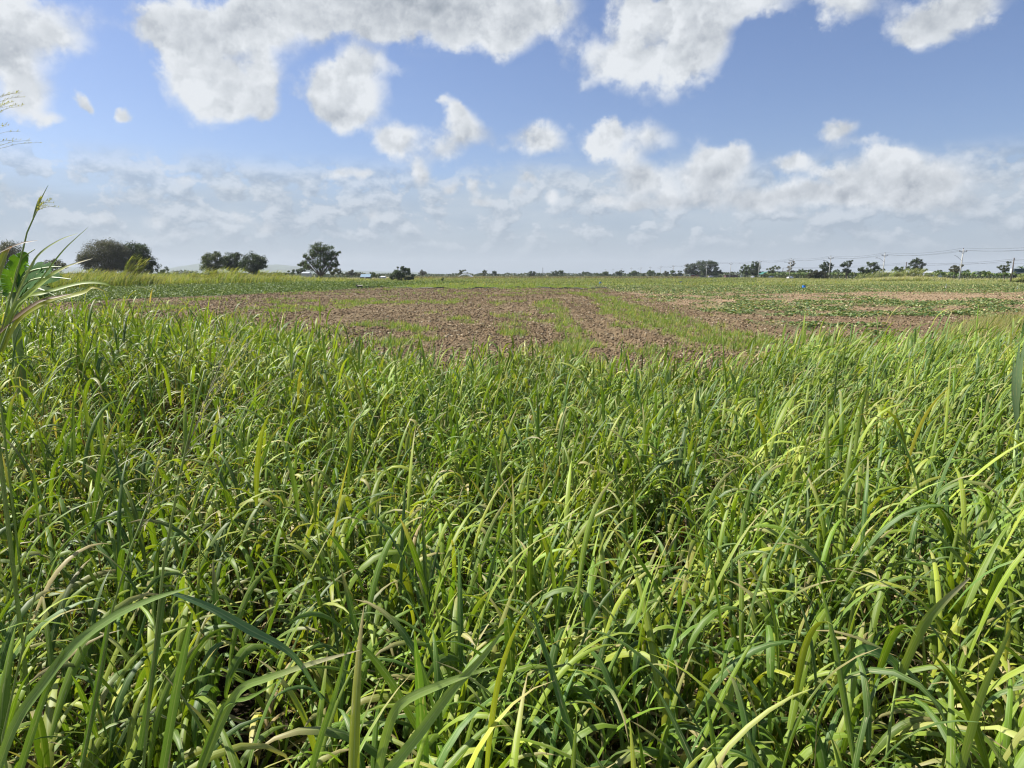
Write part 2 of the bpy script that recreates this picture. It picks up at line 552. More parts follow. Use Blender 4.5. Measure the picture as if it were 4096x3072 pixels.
def relief(x, y, f=None):
    """height of the worked soil"""
    inside = sstep(y, 9, 13) * (1 - sstep(y, 150, 175))
    rows = np.sin((x - ROW_A * y) / .9 * 2 * pi) * .025
    rough = (fbm(x / .55, y / .55, 71, 3) - .5) * .07 + (fbm(x / 3.1, y / 4.3, 77, 3) - .5) * .20
    return inside * (rows + rough)


# ------------------------------------------------------------------ ground sheet
def ground():
    r = [0.3]
    while r[-1] < 9000:
        k = .035 if r[-1] < 9 else (.0062 if r[-1] < 160 else (.02 if r[-1] < 700 else .08))
        r.append(r[-1] * (1 + k))
    r = np.array(r)
    a = np.concatenate([np.linspace(-180, -48, 23)[:-1], np.linspace(-48, 48, 400), np.linspace(48, 180, 23)[1:]])
    A, Rr = np.meshgrid(np.radians(a), r)
    x = Rr * np.sin(A); y = Rr * np.cos(A)
    f = field(x, y)
    z = relief(x, y)
    fade = sstep(np.abs(np.degrees(A)), 60, 75)
    z = z * (1 - fade)
    brown = np.array([.158, .112, .062]); tan = np.array([.275, .198, .118]); dk = np.array([.115, .074, .045])
    straw = np.array([.25, .205, .11])
    green = np.array([.105, .155, .032]); dgreen = np.array([.055, .095, .024]); fargreen = np.array([.110, .140, .042])
    def mixc(c, d, k):
        return c * (1 - k[..., None]) + d * k[..., None]
    c = np.broadcast_to(brown, x.shape + (3,)).copy()
    c = mixc(c, dk, sstep(f['n1'] + .4 * (f['n4'] - .5), .55, .8) * .6)
    c = mixc(c, straw, sstep(f['n2'], .5, .75) * .30)
    c = mixc(c, tan, f['right'] * sstep(y, 38, 60) * .85)
    c = mixc(c, dk, f['right'] * (1 - sstep(y, 30, 48)) * .4)
    c = mixc(c, green, f['grass'] * .30)
    c = mixc(c, green, f['cen'] * .8)
    c = mixc(c, dgreen, f['vines'] * .45)
    c = mixc(c, dgreen, f['weeds'] * .9)
    c = mixc(c, fargreen, f['far'] * .9)
    c = mixc(c, straw, f['tall'] * .7)
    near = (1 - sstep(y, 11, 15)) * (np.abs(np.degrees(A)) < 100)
    c = mixc(c, np.array([.045, .034, .02]), near * .95)  # soil under the near grass coloured almost black, standing in for canopy shade
    nr, na = x.shape
    V = np.stack([x, y, z], -1).reshape(-1, 3)
    i, j = np.meshgrid(np.arange(nr - 1), np.arange(na - 1), indexing='ij')
    b = (i * na + j).ravel()
    Fq = np.stack([b, b + 1, b + na + 1, b + na], -1)[:, ::-1]
    V = np.concatenate([V, [[0, 0, 0]]])
    cc = np.concatenate([c.reshape(-1, 3), [[.06, .05, .03]]])
    cen = len(V) - 1
    tri = np.stack([np.arange(na - 1), np.arange(1, na), np.full(na - 1, cen)], -1)
    m, t = new_mat('field_ground')
    col = t.n('ShaderNodeAttribute', attribute_name='Col').outputs['Color']
    pos = t.n('ShaderNodeNewGeometry').outputs['Position']
    n1 = t.noise(pos, 5.0, 6.0, .7)[0]
    n2 = t.noise(pos, .35, 5.0, .6)[0]
    n3 = t.noise(t.v('MULTIPLY', pos, (.05, .6, 1)), 1.0, 4.0, .6)[0]
    k = t.m('MULTIPLY', t.mr(n1, .28, .72, .55, 1.45), t.mr(n2, .3, .7, .82, 1.18))
    k = t.m('MULTIPLY', k, t.mr(n3, .3, .7, .86, 1.14))
    bp = t.n('ShaderNodeBump'); bp.inputs['Strength'].default_value = .9; bp.inputs['Distance'].default_value = .08
    t.put(bp.inputs['Height'], n1)
    p = t.n('ShaderNodeBsdfPrincipled')
    t.put(p.inputs['Base Color'], t.v('SCALE', col, scale=k))
    p.inputs['Roughness'].default_value = .95
    p.inputs['Specular IOR Level'].default_value = .15
    t.nt.links.new(bp.outputs[0], p.inputs['Normal'])
    finish(m, t, p.outputs[0])
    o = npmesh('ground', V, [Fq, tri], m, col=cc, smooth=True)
    tag(o, kind='structure')


ground()


def scatter(n, x0, x1, y0, y1, wfun, pw=1.0):
    """n random ground points in a wedge, weighted by wfun; denser close by"""
    X, Yy = [], []
    tot = 0
    while tot < n:
        m = int(n * 1.5) + 1000
        u = rng.random(m)
        y = (y0 ** pw + u * (y1 ** pw - y0 ** pw)) ** (1 / pw) if pw != 0 else y0 * (y1 / y0) ** u
        s = rng.random(m)
        x = x0(y) + s * (x1(y) - x0(y))
        w = wfun(x, y)
        k = rng.random(m) < w
        X.append(x[k]); Yy.append(y[k]); tot += k.sum()
        if k.sum() < m * .002:
            break
    return np.concatenate(X)[:n], np.concatenate(Yy)[:n]


# ------------------------------------------------------------------ clods of the ploughed soil
def clods():
    base = np.array([[-1, -1, -1], [1, -1, -1], [1, 1, -1], [-1, 1, -1], [-1, -1, 1], [1, -1, 1], [1, 1, 1], [-1, 1, 1]], float) * .6
    faces = np.array([[0, 3, 2, 1], [4, 5, 6, 7], [0, 1, 5, 4], [1, 2, 6, 5], [2, 3, 7, 6], [3, 0, 4, 7]])
    def w(x, y):
        f = field(x, y)
        return np.clip((1 - f['weeds']) * (1 - f['far']) * (1 - .75 * f['grass']) * (1 - .6 * f['vines']) * (1 - .85 * f['cen']) * (.25 + 1.2 * f['n1'] ** 1.5) * (1 - .35 * f['right']), 0, 1)
    x, y = scatter(230000, lambda y: -y * .80 - 2, lambda y: y * .80 + 2, 11, 150, w, pw=.35)
    n = len(x)
    s = (.010 + .036 * rng.random(n) ** 4) * (1 + y / 50.0)
    s = np.minimum(s, .15)
    Vv = base[None] * (1 + (rng.random((n, 8, 3)) - .5) * .9)
    Vv *= s[:, None, None] * (.7 + .6 * rng.random((n, 1, 3)))
    a = rng.random(n) * 2 * pi
    ca, sa_ = np.cos(a)[:, None], np.sin(a)[:, None]
    xx = Vv[..., 0] * ca - Vv[..., 1] * sa_; yy = Vv[..., 0] * sa_ + Vv[..., 1] * ca
    zt = relief(x, y)
    P = np.stack([xx + x[:, None], yy + y[:, None], Vv[..., 2] * .75 + (zt + s * .15)[:, None]], -1)
    Fq = (faces[None] + (np.arange(n) * 8)[:, None, None]).reshape(-1, 4)
    f = field(x, y)
    c = np.array([.188, .135, .078]) * (.5 + .85 * rng.random((n, 1)))
    tanm = (f['right'] * sstep(y, 38, 60))[:, None]
    c = c * (1 - tanm) + np.array([.30, .218, .128]) * (.6 + .7 * rng.random((n, 1))) * tanm
    c = np.where(rng.random((n, 1)) < .10, np.array([.38, .32, .22]), c)
    m, t = new_mat('soil_clod')
    col = t.n('ShaderNodeAttribute', attribute_name='Col').outputs['Color']
    pos = t.n('ShaderNodeNewGeometry').outputs['Position']
    nz = t.noise(pos, 14.0, 4.0, .6)[0]
    p = t.n('ShaderNodeBsdfPrincipled')
    t.put(p.inputs['Base Color'], t.v('SCALE', col, scale=t.mr(nz, .3, .7, .75, 1.25)))
    p.inputs['Roughness'].default_value = .95
    p.inputs['Specular IOR Level'].default_value = .1
    finish(m, t, p.outputs[0])
    o = npmesh('soil_clods', P.reshape(-1, 3), Fq, m, col=np.repeat(c, 8, 0))
    tag(o, 'brown clods of ploughed earth strewn over the field', 'soil', kind='stuff')


clods()


# ------------------------------------------------------------------ blades
def blades(x, y, z, az, th, L, bend, Wd, S, col, pw=1.6, three=True, twist=None, tipcol=None, fold=.22, base_w=.55):
    """arching ribbons; th start elevation, bend total droop. Returns V, F, UV, C"""
    n = len(x)
    s = np.linspace(0, 1, S + 1)
    sm = (s[:-1] + s[1:]) / 2
    ang = th[:, None] - bend[:, None] * sm[None] ** pw
    dl = (L / S)[:, None]
    h = np.concatenate([np.zeros((n, 1)), np.cumsum(np.cos(ang) * dl, 1)], 1)
    v = np.concatenate([np.zeros((n, 1)), np.cumsum(np.sin(ang) * dl, 1)], 1)
    dx, dy = np.cos(az)[:, None], np.sin(az)[:, None]
    cx = x[:, None] + h * dx; cy = y[:, None] + h * dy; cz = z[:, None] + v
    angv = th[:, None] - bend[:, None] * s[None] ** pw
    T = np.stack([np.cos(angv) * dx, np.cos(angv) * dy, np.sin(angv)], -1)
    side = np.stack([-dy, dx, np.zeros_like(dx)], -1) * np.ones((n, S + 1, 1))
    if twist is not None:
        tw = (twist[:, None] * s[None])[..., None]
        nn = np.cross(side, T)
        side = side * np.cos(tw) + nn * np.sin(tw)
    N = np.cross(side, T)
    wprof = np.where(s < .35, base_w + (1 - base_w) * np.sin(s / .35 * pi / 2), np.cos(np.clip((s - .35) / .65, 0, 1) * pi / 2) ** .8)
    wprof[-1] = .02
    w = (Wd[:, None] * wprof[None] * .5)[..., None]
    C = np.stack([cx, cy, cz], -1)
    if three:
        V = np.stack([C - side * w + N * w * fold * 2, C, C + side * w + N * w * fold * 2], 2)
        uu = np.array([0, .5, 1.]); k = 3
    else:
        V = np.stack([C - side * w, C + side * w], 2)
        uu = np.array([0, 1.]); k = 2
    V = V.reshape(n, -1, 3)
    per = (S + 1) * k
    f = []
    for i in range(S):
        for j in range(k - 1):
            a = i * k + j
            f.append([a, a + 1, a + k + 1, a + k])
    Fq = (np.array(f)[None] + (np.arange(n) * per)[:, None, None]).reshape(-1, 4)
    UV = np.stack([np.tile(uu, S + 1)[None] * np.ones((n, 1)), np.repeat(s, k)[None] * np.ones((n, 1))], -1).reshape(-1, 2)
    cc = np.repeat(col[:, None, :], per, 1)
    if tipcol is not None:
        kk = np.repeat(sstep(s, .55, 1.0), k)[None, :, None]
        cc = cc * (1 - kk) + tipcol[:, None, :] * kk
    return V.reshape(-1, 3), Fq, UV, cc.reshape(-1, 3)


def join(parts):
    Vs, Fs, Us, Cs = [], [], [], []
    b = 0
    for V, Fq, U, C in parts:
        Vs.append(V); Fs.append(Fq + b); Us.append(U); Cs.append(C); b += len(V)
    return np.concatenate(Vs), np.concatenate(Fs), np.concatenate(Us), np.concatenate(Cs)


def pick(n, cols, probs, var=.18):
    k = rng.choice(len(cols), n, p=np.array(probs) / sum(probs))
    c = np.array(cols)[k]
    return c * (1 + (rng.random((n, 1)) - .5) * 2 * var) * (1 + (rng.random((n, 3)) - .5) * .10)


def yend(x_over_y):
    """far edge of the big-leaved grass as a function of x/y"""
    q = x_over_y
    return np.interp(q, [-.9, -.72, -.5, -.3, -.12, .05, .18, .3, .45, .6, .8], [20, 18.5, 17, 14.5, 12.6, 11.8, 11.6, 12.5, 13.5, 14.5, 15])


def hmap(x, y):
    q = x / np.maximum(y, .5)
    base = np.interp(q, [-.8, -.6, -.45, -.3, -.15, 0, .15, .3, .5, .75], [1.46, 1.42, 1.36, 1.24, 1.12, 1.04, 1.02, 1.08, 1.12, 1.10])
    nearlow = 1.02
    k = sstep(y, 2.0, 8.0)
    return nearlow * (1 - k) + base * k


GREENS = [(.100, .178, .020), (.160, .250, .024), (.250, .320, .040), (.072, .140, .028), (.33, .35, .10), (.42, .36, .18)]
STRAW = [(.33, .26, .13), (.50, .43, .27), (.13, .08, .05), (.20, .19, .07)]


def meadow():
    # tussocks: a centre, and a dozen shoots leaning out of it
    sp = .43
    gx, gy = np.meshgrid(np.arange(-17, 17, sp), np.arange(.45, 20.8, sp))
    tx = gx.ravel() + (rng.random(gx.size) - .5) * sp * .95
    ty = gy.ravel() + (rng.random(gx.size) - .5) * sp * .95
    kp = (np.abs(tx) < .80 * ty + 1.2) & ((fbm(tx / .95, ty / 1.3, 141, 3) > .345) | (rng.random(len(tx)) < .25))
    tx, ty = tx[kp], ty[kp]
    nt_ = len(tx)
    big = .75 + .5 * rng.random(nt_)
    dens = np.clip(.45 + 1.3 * (fbm(tx / 1.1, ty / 1.1, 41) - .25), .35, 1.1)
    shoots = np.round(21.0 * big * dens + rng.random(nt_) * 3).astype(int)
    idx = np.repeat(np.arange(nt_), shoots)
    n = len(idx)
    off = rng.normal(size=(n, 2)) * (.105 * big[idx])[:, None]
    x = tx[idx] + off[:, 0]; y = ty[idx] + off[:, 1]
    keep = (y > .35) & (y < yend(x / y) + (fbm(x / 1.5, y / 1.5, 5) - .5) * 2.4)
    x, y, off, idx = x[keep], y[keep], off[keep], idx[keep]
    n = len(x)
    H = hmap(x, y) * (.66 + .38 * rng.random(n)) * (.76 + .50 * rng.random(nt_))[idx] * (.74 + .52 * fbm(x / 1.6, y / 1.6, 44))
    tall_one = rng.random(n) < .03
    H = np.where(tall_one, H * 1.15, H)
    thin = sstep(-x / y, .22, .5) * sstep(y, 2.5, 4) * (1 - sstep(y, 8, 11))
    edge = yend(x / y) - y
    H *= np.interp(edge, [-1, 0, 2.5], [.62, .74, 1.0])
    windx = .08 + .26 * sstep(x / y, .0, .45) * sstep(y, 2, 8)
    lx = off[:, 0] * 1.1 + rng.normal(size=n) * .06 + windx * .5; ly = off[:, 1] * 1.1 + rng.normal(size=n) * .06
    phi0 = rng.random(n) * 2 * pi
    tone = (.82 + .36 * rng.random(nt_))[idx]
    yel = (rng.random(nt_) ** 2)[idx]
    patchy = fbm(x / 2.3, y / 2.3, 61)
    parts = []
    NL = 7
    for i in range(NL):
        t = .12 + .88 * (i / (NL - 1)) ** .9
        t = t + (rng.random(n) - .5) * .06
        have = rng.random(n) < (.95 if i > 1 else .8) * (1 - .30 * thin)
        zz = H * t
        px = x + lx * zz * (.4 + .6 * t); py = y + ly * zz * (.4 + .6 * t)
        a = phi0 + i * pi + (rng.random(n) - .5) * 1.3
        wb = windx * (.5 + 1.6 * t) * 1.6
        ax = np.cos(a) + wb; ay = np.sin(a)
        a = np.arctan2(ay, ax)
        top = i >= NL - 1
        if top:
            th = R(84) - rng.random(n) * R(26); bd = R(8) + rng.random(n) ** 1.1 * R(100)
        else:
            th = R(82) - rng.random(n) * R(30); bd = R(75) + rng.random(n) * R(105)
        L = (.27 + .33 * rng.random(n)) * (1.0 if not top else .95) * (.80 + .3 * H)
        Wd = (.018 + .022 * rng.random(n)) * (.85 + .35 * rng.random(n)) * (1.0 if not top else .75)
        Wd = Wd * np.interp(y, [0, 2.5, 5, 9, 16], [1.0, .92, .86, .88, 1.15])
        L = L * np.interp(y, [0, 2.5, 6], [1.0, .92, .80])
        if i < 3:
            col = pick(n, GREENS + STRAW, [2, 2, .8, 1, .6, .9, 1.4, .8, 1.2, .8])
        else:
            col = pick(n, GREENS, [3.4, 4, 2.2, 2.6, .30, .03])
        yl = sstep(-x / y, -.15, .35)
        yl = (yl * .15)[:, None]
        col = col * (1 - yl) + col * np.array([1.25, 1.08, .7]) * yl
        col = col * (.84 + .32 * patchy)[:, None] * tone[:, None]
        col = col * (1 + yel[:, None] * np.array([.20, .05, -.12]))
        tip = np.where(rng.random((n, 1)) < .32, np.array([.38, .31, .14]), col * 1.1)
        tw = (rng.random(n) - .5) * 2.2
        lod = np.where(y < 5.5, 0, np.where(y < 10.0, 1, 2))
        for l, (S, three) in enumerate([(9, True), (6, True), (5, False)]):
            k = have & (lod == l)
            if k.sum():
                parts.append(blades(px[k], py[k], zz[k] * .97, a[k], th[k], L[k], bd[k], Wd[k], S, col[k], three=three, twist=tw[k], tipcol=tip[k], pw=1.9))
    # stems
    k = rng.random(n) < .95
    sc_ = pick(n, [(.09, .14, .03), (.19, .16, .07), (.12, .075, .05), (.22, .25, .10)], [3, 2, 1.5, 1.5])
    sc_ = np.where((rng.random(n) < thin * .7)[:, None], np.array([.15, .10, .06]), sc_)
    lh = np.hypot(lx, ly)
    parts.append(blades(x[k], y[k], np.zeros(k.sum()), np.arctan2(ly, lx)[k], R(90) - lh[k] * .4, H[k] * 1.04, lh[k] * .7, np.full(k.sum(), .0085), 3, sc_[k], three=False, base_w=1.0))
    # litter: dry leaves low between the stems, browned darker to paint in gap shade
    kk = rng.random(n) < .45
    m = kk.sum()
    parts.append(blades(x[kk] + .05, y[kk], H[kk] * (.1 + .4 * rng.random(m)), rng.random(m) * 2 * pi, R(40) + rng.random(m) * R(40), .25 + .3 * rng.random(m), R(70) + rng.random(m) * R(110),
                        .008 + .012 * rng.random(m), 5, pick(m, STRAW, [2.5, .6, 4, 2]), three=False, twist=(rng.random(m) - .5) * 4))
    V, Fq, U, C = join(parts)
    o = npmesh('tall_grass', V, Fq, M['blade'], uv=U, col=C, smooth=True)
    tag(o, 'dense tall broad-bladed green grass filling the foreground', 'grass', kind='stuff')
    return n


meadow()


def rush_bed():
    """finer, olive grass beyond the broad-leaved one on the right"""
    x, y = scatter(9000, lambda y: y * .60 + (y - 21) * .0, lambda y: y * .85, 14.5, 27, lambda x, y: np.clip(sstep(x / y - (.595 + .022 * np.sin(y) ), 0, .03) * (.5 + fbm(x, y, 2)), 0, 1), 1.0)
    n = len(x)
    H = (.95 + .4 * rng.random(n)) * np.interp(x / y, [.6, .66, .8], [.70, .95, 1.1])
    az = (rng.random(n) - .5) * 2.4
    c = pick(n, [(.14, .18, .045), (.20, .22, .06), (.10, .14, .04), (.34, .30, .12), (.12, .08, .04)], [3, 3, 2, 1, .5])
    tip = np.where(rng.random((n, 1)) < .4, np.array([.36, .30, .13]), c)
    P = blades(x, y, np.zeros(n), az, R(86) - rng.random(n) * R(12), H, R(15) + rng.random(n) * R(55), .014 + .012 * rng.random(n), 5, c, three=False, tipcol=tip, twist=(rng.random(n) - .5) * 2)
    o = npmesh('fine_grass', *P[:2], M['far_blade'], uv=P[2], col=P[3])
    tag(o, 'finer olive grass bent by wind at the right edge', 'grass', kind='stuff')


rush_bed()


def turf():
    """short grass in strips and patches of the ploughed field"""
    def w(x, y):
        f = field(x, y)
        return np.clip(np.maximum(f['grass'], .8 * f['cen']), 0, 1) * sstep(f['n4'], .32, .75)
    x, y = scatter(48000, lambda y: -y * .55 - 4, lambda y: np.full_like(y, 14.0), 12, 150, w, .3)
    n = len(x)
    k = np.clip(y / 30, 1, 5)
    H = (.10 + .22 * rng.random(n) ** 1.5) * (1 + .15 * k)
    c = pick(n, [(.11, .19, .035), (.17, .25, .05), (.23, .28, .08), (.36, .34, .16)], [3, 4, 2.5, 1.4])
    P = blades(x, y, relief(x, y) - .01, rng.random(n) * 2 * pi, R(85) - rng.random(n) * R(35), H, rng.random(n) * R(80), (.008 + .008 * rng.random(n)) * (1 + k * .7), 3, c, three=False)
    o = npmesh('field_grass', *P[:2], M['far_blade'], uv=P[2], col=P[3])
    tag(o, 'short bright grass growing in strips across the ploughed soil', 'grass', kind='stuff')


turf()


def diamonds(x, y, z, s, tilt, col):
    """one small folded leaf (two triangles pairs) at each point"""
    n = len(x)
    a = rng.random(n) * 2 * pi
    b = tilt * (rng.random(n) - .3)
    ux = np.stack([np.cos(a), np.sin(a), np.zeros(n)], -1)
    uy = np.stack([-np.sin(a) * np.cos(b), np.cos(a) * np.cos(b), np.sin(b)], -1)
    N = np.cross(ux, uy)
    c = np.stack([x, y, z], -1)
    s = s[:, None]
    V = np.stack([c - ux * s * .55, c - uy * s * .42 + N * s * .12, c + ux * s * .6, c + uy * s * .42 + N * s * .12], 1)
    i = np.arange(n)[:, None] * 4
    T = np.concatenate([i + np.array([[0, 1, 2]]), i + np.array([[0, 2, 3]])])
    uv = np.tile(np.array([[0, .5], [.5, 0], [1, .5], [.5, 1]]), (n, 1))
    return V.reshape(-1, 3), T, uv, np.repeat(col, 4, 0)


def leafy():
    # vines of the right-hand field
    x, y = scatter(95000, lambda y: np.full_like(y, 10.0), lambda y: y * .80 + 3, 24, 166, lambda x, y: np.clip(field(x, y)['vines'] ** 1.4, 0, 1) * sstep(fbm(x / 1.6, y / 2.2, 66), .3, .7), .55)
    n = len(x)
    z = .03 + rng.random(n) * (.16 + .12 * sstep(y, 90, 100)) * (.4 + fbm(x / 1.4, y / 1.4, 8))
    c = pick(n, [(.055, .11, .03), (.10, .17, .045), (.24, .31, .11), (.42, .44, .20), (.38, .30, .14)], [3.2, 3, 2, 1.4, .8])
    P = diamonds(x, y, z + relief(x, y), .07 + .08 * rng.random(n) + y * .0006, 1.5, c)
    o = npmesh('vine_leaves', P[0], P[1], M['vine'], uv=P[2], col=P[3])
    tag(o, 'low creeping vine leaves in patches on the tan soil at right', 'vines', kind='stuff')
    # weeds of the left belt
    def wl(x, y):
        f = field(x, y)
        return f['weeds'] * (1 - f['tall']) * (1 - sstep(y, 150, 200) * .7)
    x, y = scatter(110000, lambda y: -y * .80 - 3, lambda y: np.full_like(y, -5.0), 26, 230, wl, .5)
    n = len(x)
    hh = (.22 + .35 * sstep(y, 90, 140)) * (.3 + 1.3 * fbm(x / 2.5, y / 4, 18))
    z = rng.random(n) * hh + .03
    c = pick(n, [(.065, .115, .02), (.11, .17, .03), (.17, .23, .045), (.28, .33, .12)], [3, 4, 2.6, .5])
    P = diamonds(x, y, z, .07 + .07 * rng.random(n) + y * .0008, 2.0, c)
    o = npmesh('weed_leaves', P[0], P[1], M['vine'], uv=P[2], col=P[3])
    tag(o, 'belt of low dark green leafy weeds left of the ploughed soil', 'weeds', kind='stuff')


leafy()


def swath(name, label, n, x0, x1, y0, y1, wf, hf, cols, probs, wid, lean=R(35), tipc=None, tipp=.5, pw=.6):
    x, y = scatter(n, x0, x1, y0, y1, wf, pw)
    n = len(x)
    H = hf(x, y) * (.7 + .5 * rng.random(n))
    az = (rng.random(n) - .5) * 2.6
    c = pick(n, cols, probs)
    c = c * (.62 + .76 * fbm(x / 14, y / 9, 91))[:, None] * (.75 + .5 * vnoise(x / 90, y / 11, 93))[:, None]
    tp = c.copy()
    if tipc is not None:
        tp = np.where(rng.random((n, 1)) < tipp, np.array(tipc) * (.8 + .4 * rng.random((n, 1))), c)
    P = blades(x, y, np.zeros(n), az, R(84) - rng.random(n) * R(20), H, rng.random(n) * lean + R(20), wid * (.6 + .8 * rng.random(n)) * (y / 120) ** .8, 4, c, three=False, tipcol=tp, pw=2.0, twist=(rng.random(n) - .5) * 3)
    o = npmesh(name, *P[:2], M['far_blade'], uv=P[2], col=P[3])
    return tag(o, label, 'grass', kind='stuff')


OL = [(.115, .165, .035), (.16, .205, .05), (.24, .24, .10), (.075, .11, .028)]
# tall rank grass behind the weed belt on the left
swath('rank_grass', 'tall yellow-green rank grass swaying behind the weeds at left', 60000,
      lambda y: -y * .80 - 5, lambda y: -50 + .0 * y, 94, 330, lambda x, y: field(x, y)['tall'] * (1 - .6 * sstep(y, 200, 320)),
      lambda x, y: (1.75 + 1.5 * fbm(x / 7, y / 16, 13) + 1.1 * sstep(fbm(x / 5, y / 20, 14), .55, .75)) * np.interp(x / y * 2844 + 2048, [1080, 1250, 1500], [1, .62, .30]), OL, [3, 4, 2, 2], .065, lean=R(70), tipc=(.40, .35, .16), tipp=.32)
# grass of the far flat, beyond the field
swath('pasture_grass', 'green pasture grass across the far flat ground', 70000,
      lambda y: np.maximum(-y * .78, -72 - 0 * y), lambda y: y * .36 + 8, 148, 520, lambda x, y: field(x, y)['far'],
      lambda x, y: .28 + .5 * fbm(x / 60, y / 14, 15), [(.10, .145, .035), (.15, .185, .05), (.22, .22, .09), (.065, .10, .028)], [3, 4, 2.4, 1.6], .10, tipc=(.36, .34, .16), tipp=.2)
# grass between the vines and the road on the right
swath('verge_grass', 'pale green grass between the vines and the road at right', 50000,
      lambda y: y * .34, lambda y: np.minimum(y * .80, 132), 160, 420, lambda x, y: field(x, y)['far'],
      lambda x, y: .45 + .8 * fbm(x / 20, y / 20, 16) * sstep(y, 165, 200), [(.12, .16, .045), (.17, .205, .06), (.25, .25, .11), (.08, .11, .035)], [3, 4, 2.6, 1.2], .085, tipc=(.42, .38, .20), tipp=.35)
def cane_w(x, y):
    q = x / y * 2844 + 2048
    return np.clip(sstep(q, 3380, 3480), 0, 1) * np.where((q > 3700) & (q < 4010), .25, 1.0)
swath('cane_grass', 'tall pale cane grass leaning in the wind before the road at right', 26000,
      lambda y: y * .46, lambda y: np.minimum(y * .80, 150), 205, 255, cane_w,
      lambda x, y: np.interp(x / y * 2844 + 2048, [3380, 3470, 3540, 3640, 3720, 3800, 4000, 4060, 4150], [.9, 1.5, 1.9, 2.0, 1.7, 1.2, 1.4, 2.0, 2.2]) * (.7 + .6 * fbm(x / 2.5, y / 9, 88)), OL, [2, 4, 4, 1], .085, lean=R(80), tipc=(.56, .50, .30), tipp=.6)
swath('dry_scrub', 'band of brownish dry scrub in front of the distant trees', 30000,
      lambda y: -y * .16, lambda y: y * .26, 400, 600, lambda x, y: np.ones_like(x),
      lambda x, y: .5 + .9 * fbm(x / 22, y / 20, 17), [(.12, .12, .06), (.17, .15, .08), (.08, .09, .04)], [3, 2, 2], .22, tipc=(.26, .22, .12), tipp=.3)


# ------------------------------------------------------------------ trees
G_R = 'trees along the road on the right'
G_F = 'trees of the distant tree line'


def tree(name, label, lobes, Yd, base=None, cols=None, leaf=.30, dens=1.0, bark='bark', cat='tree', group=None, twigs=0, trunk_r=.25, gap=.5, sub=None, kids=True, depth=1.0):
    """lobes: (U, V, rU, rV) in photo pixels of 4096; the tree stands at distance Yd"""
    k = Yd / 2844.0
    if cols is None: cols = [(.045, .075, .022), (.075, .115, .032), (.035, .055, .020)]
    if base is None:
        base = sum(l[0] * l[2] for l in lobes) / sum(l[2] for l in lobes)
    bx = at(base, 1100, Yd)[0]
    root = empty(name, (bx, Yd, 0))
    org = np.array([bx, Yd, 0])
    if group in (G_R, G_F):
        um = sum(l[0] * l[2] for l in lobes) / sum(l[2] for l in lobes)
        vb = max(l[1] + l[3] * .6 for l in lobes)
        wd = max(l[0] + l[2] for l in lobes) - min(l[0] - l[2] for l in lobes)
        lobes = list(lobes) + [(um, min(vb, 1092), wd * .30, 11)]
    Vs = []; Cc = []; limbs = MB()
    fork = np.array([0, 0, .25 * (sum(at(l[0], l[1], Yd)[2] * l[2] for l in lobes) / sum(l[2] for l in lobes))])
    limbs.tube([(0, 0, -.05), (0.05, 0, fork[2] * .5), tuple(fork)], [trunk_r * 1.25, trunk_r, trunk_r * .85], 7)
    for (U, V, ru, rv) in lobes:
        c = at(U, V, Yd) - org
        c[1] += (rng.random() - .5) * ru * k * .5 * depth
        rx, rz = ru * k, rv * k
        ry = rx * .85 * depth
        area = pi * rx * rz
        ncl = int(np.clip(sub if sub else area / (leaf * leaf * 9), 8, 110))
        d = rng.normal(size=(ncl, 3)); d /= np.linalg.norm(d, axis=1)[:, None]
        rad = rng.random(ncl) ** (1 / 3) * .72 + .20
        cc = d * rad[:, None] * np.array([rx, ry, rz]) * .88
        keep = rng.random(ncl) > .12 * gap
        cc = cc[keep]
        rc = (.24 + .18 * rng.random(len(cc))) * min(rx, rz) * 1.0
        nl = int(area * dens / (leaf * leaf) * 10.5 / max(len(cc), 1)) + 4
        pts = cc[:, None, :] + np.clip(rng.normal(size=(len(cc), nl, 3)), -1.9, 1.9) * rc[:, None, None] * np.array([.62, .62, .5])
        tone = .75 + .5 * rng.random((len(cc), 1, 1))
        cl = pick(len(cc) * nl, cols, [1] * len(cols), .22).reshape(len(cc), nl, 3) * tone
        Vs.append(pts.reshape(-1, 3) + c); Cc.append(cl.reshape(-1, 3))
        # limbs
        limbs.tube([tuple(fork * .9), tuple((fork * .5 + c * .5) + np.array([0, 0, rz * .05])), tuple(c)], [trunk_r * .6, trunk_r * .36, trunk_r * .16], 5)
        for q in cc[:min(len(cc), 10 + twigs)]:
            mid = c * .85 + fork * .15 + q * .35
            limbs.tube([tuple(mid), tuple(c + q * .7 + np.array([0, 0, -.03 * rz])), tuple(c + q * 1.02)], [trunk_r * .20, trunk_r * .11, trunk_r * .04], 4, cap=False)
    P = np.concatenate(Vs); C = np.concatenate(Cc)
    P = P[P[:, 2] > .15] if True else P
    C = C[:len(P)]
    n = len(P)
    s = leaf * (.6 + .8 * rng.random(n))
    # leaves: randomly turned small folded faces
    a = rng.normal(size=(n, 3)); a /= np.linalg.norm(a, axis=1)[:, None]
    b = rng.normal(size=(n, 3)); b = np.cross(a, b); b /= np.linalg.norm(b, axis=1)[:, None]
    nn = np.cross(a, b)
    s = s[:, None]
    V4 = np.stack([P - a * s * .5, P - b * s * .38 + nn * s * .1, P + a * s * .5, P + b * s * .38 + nn * s * .1], 1).reshape(-1, 3)
    i = np.arange(n)[:, None] * 4
    T = np.concatenate([i + np.array([[0, 1, 2]]), i + np.array([[0, 2, 3]])])
    npmesh('crown', V4, T, M['crown'], root, col=np.repeat(C, 4, 0))
    limbs.build('trunk', M[bark], root)
    return tag(root, label, cat, group)


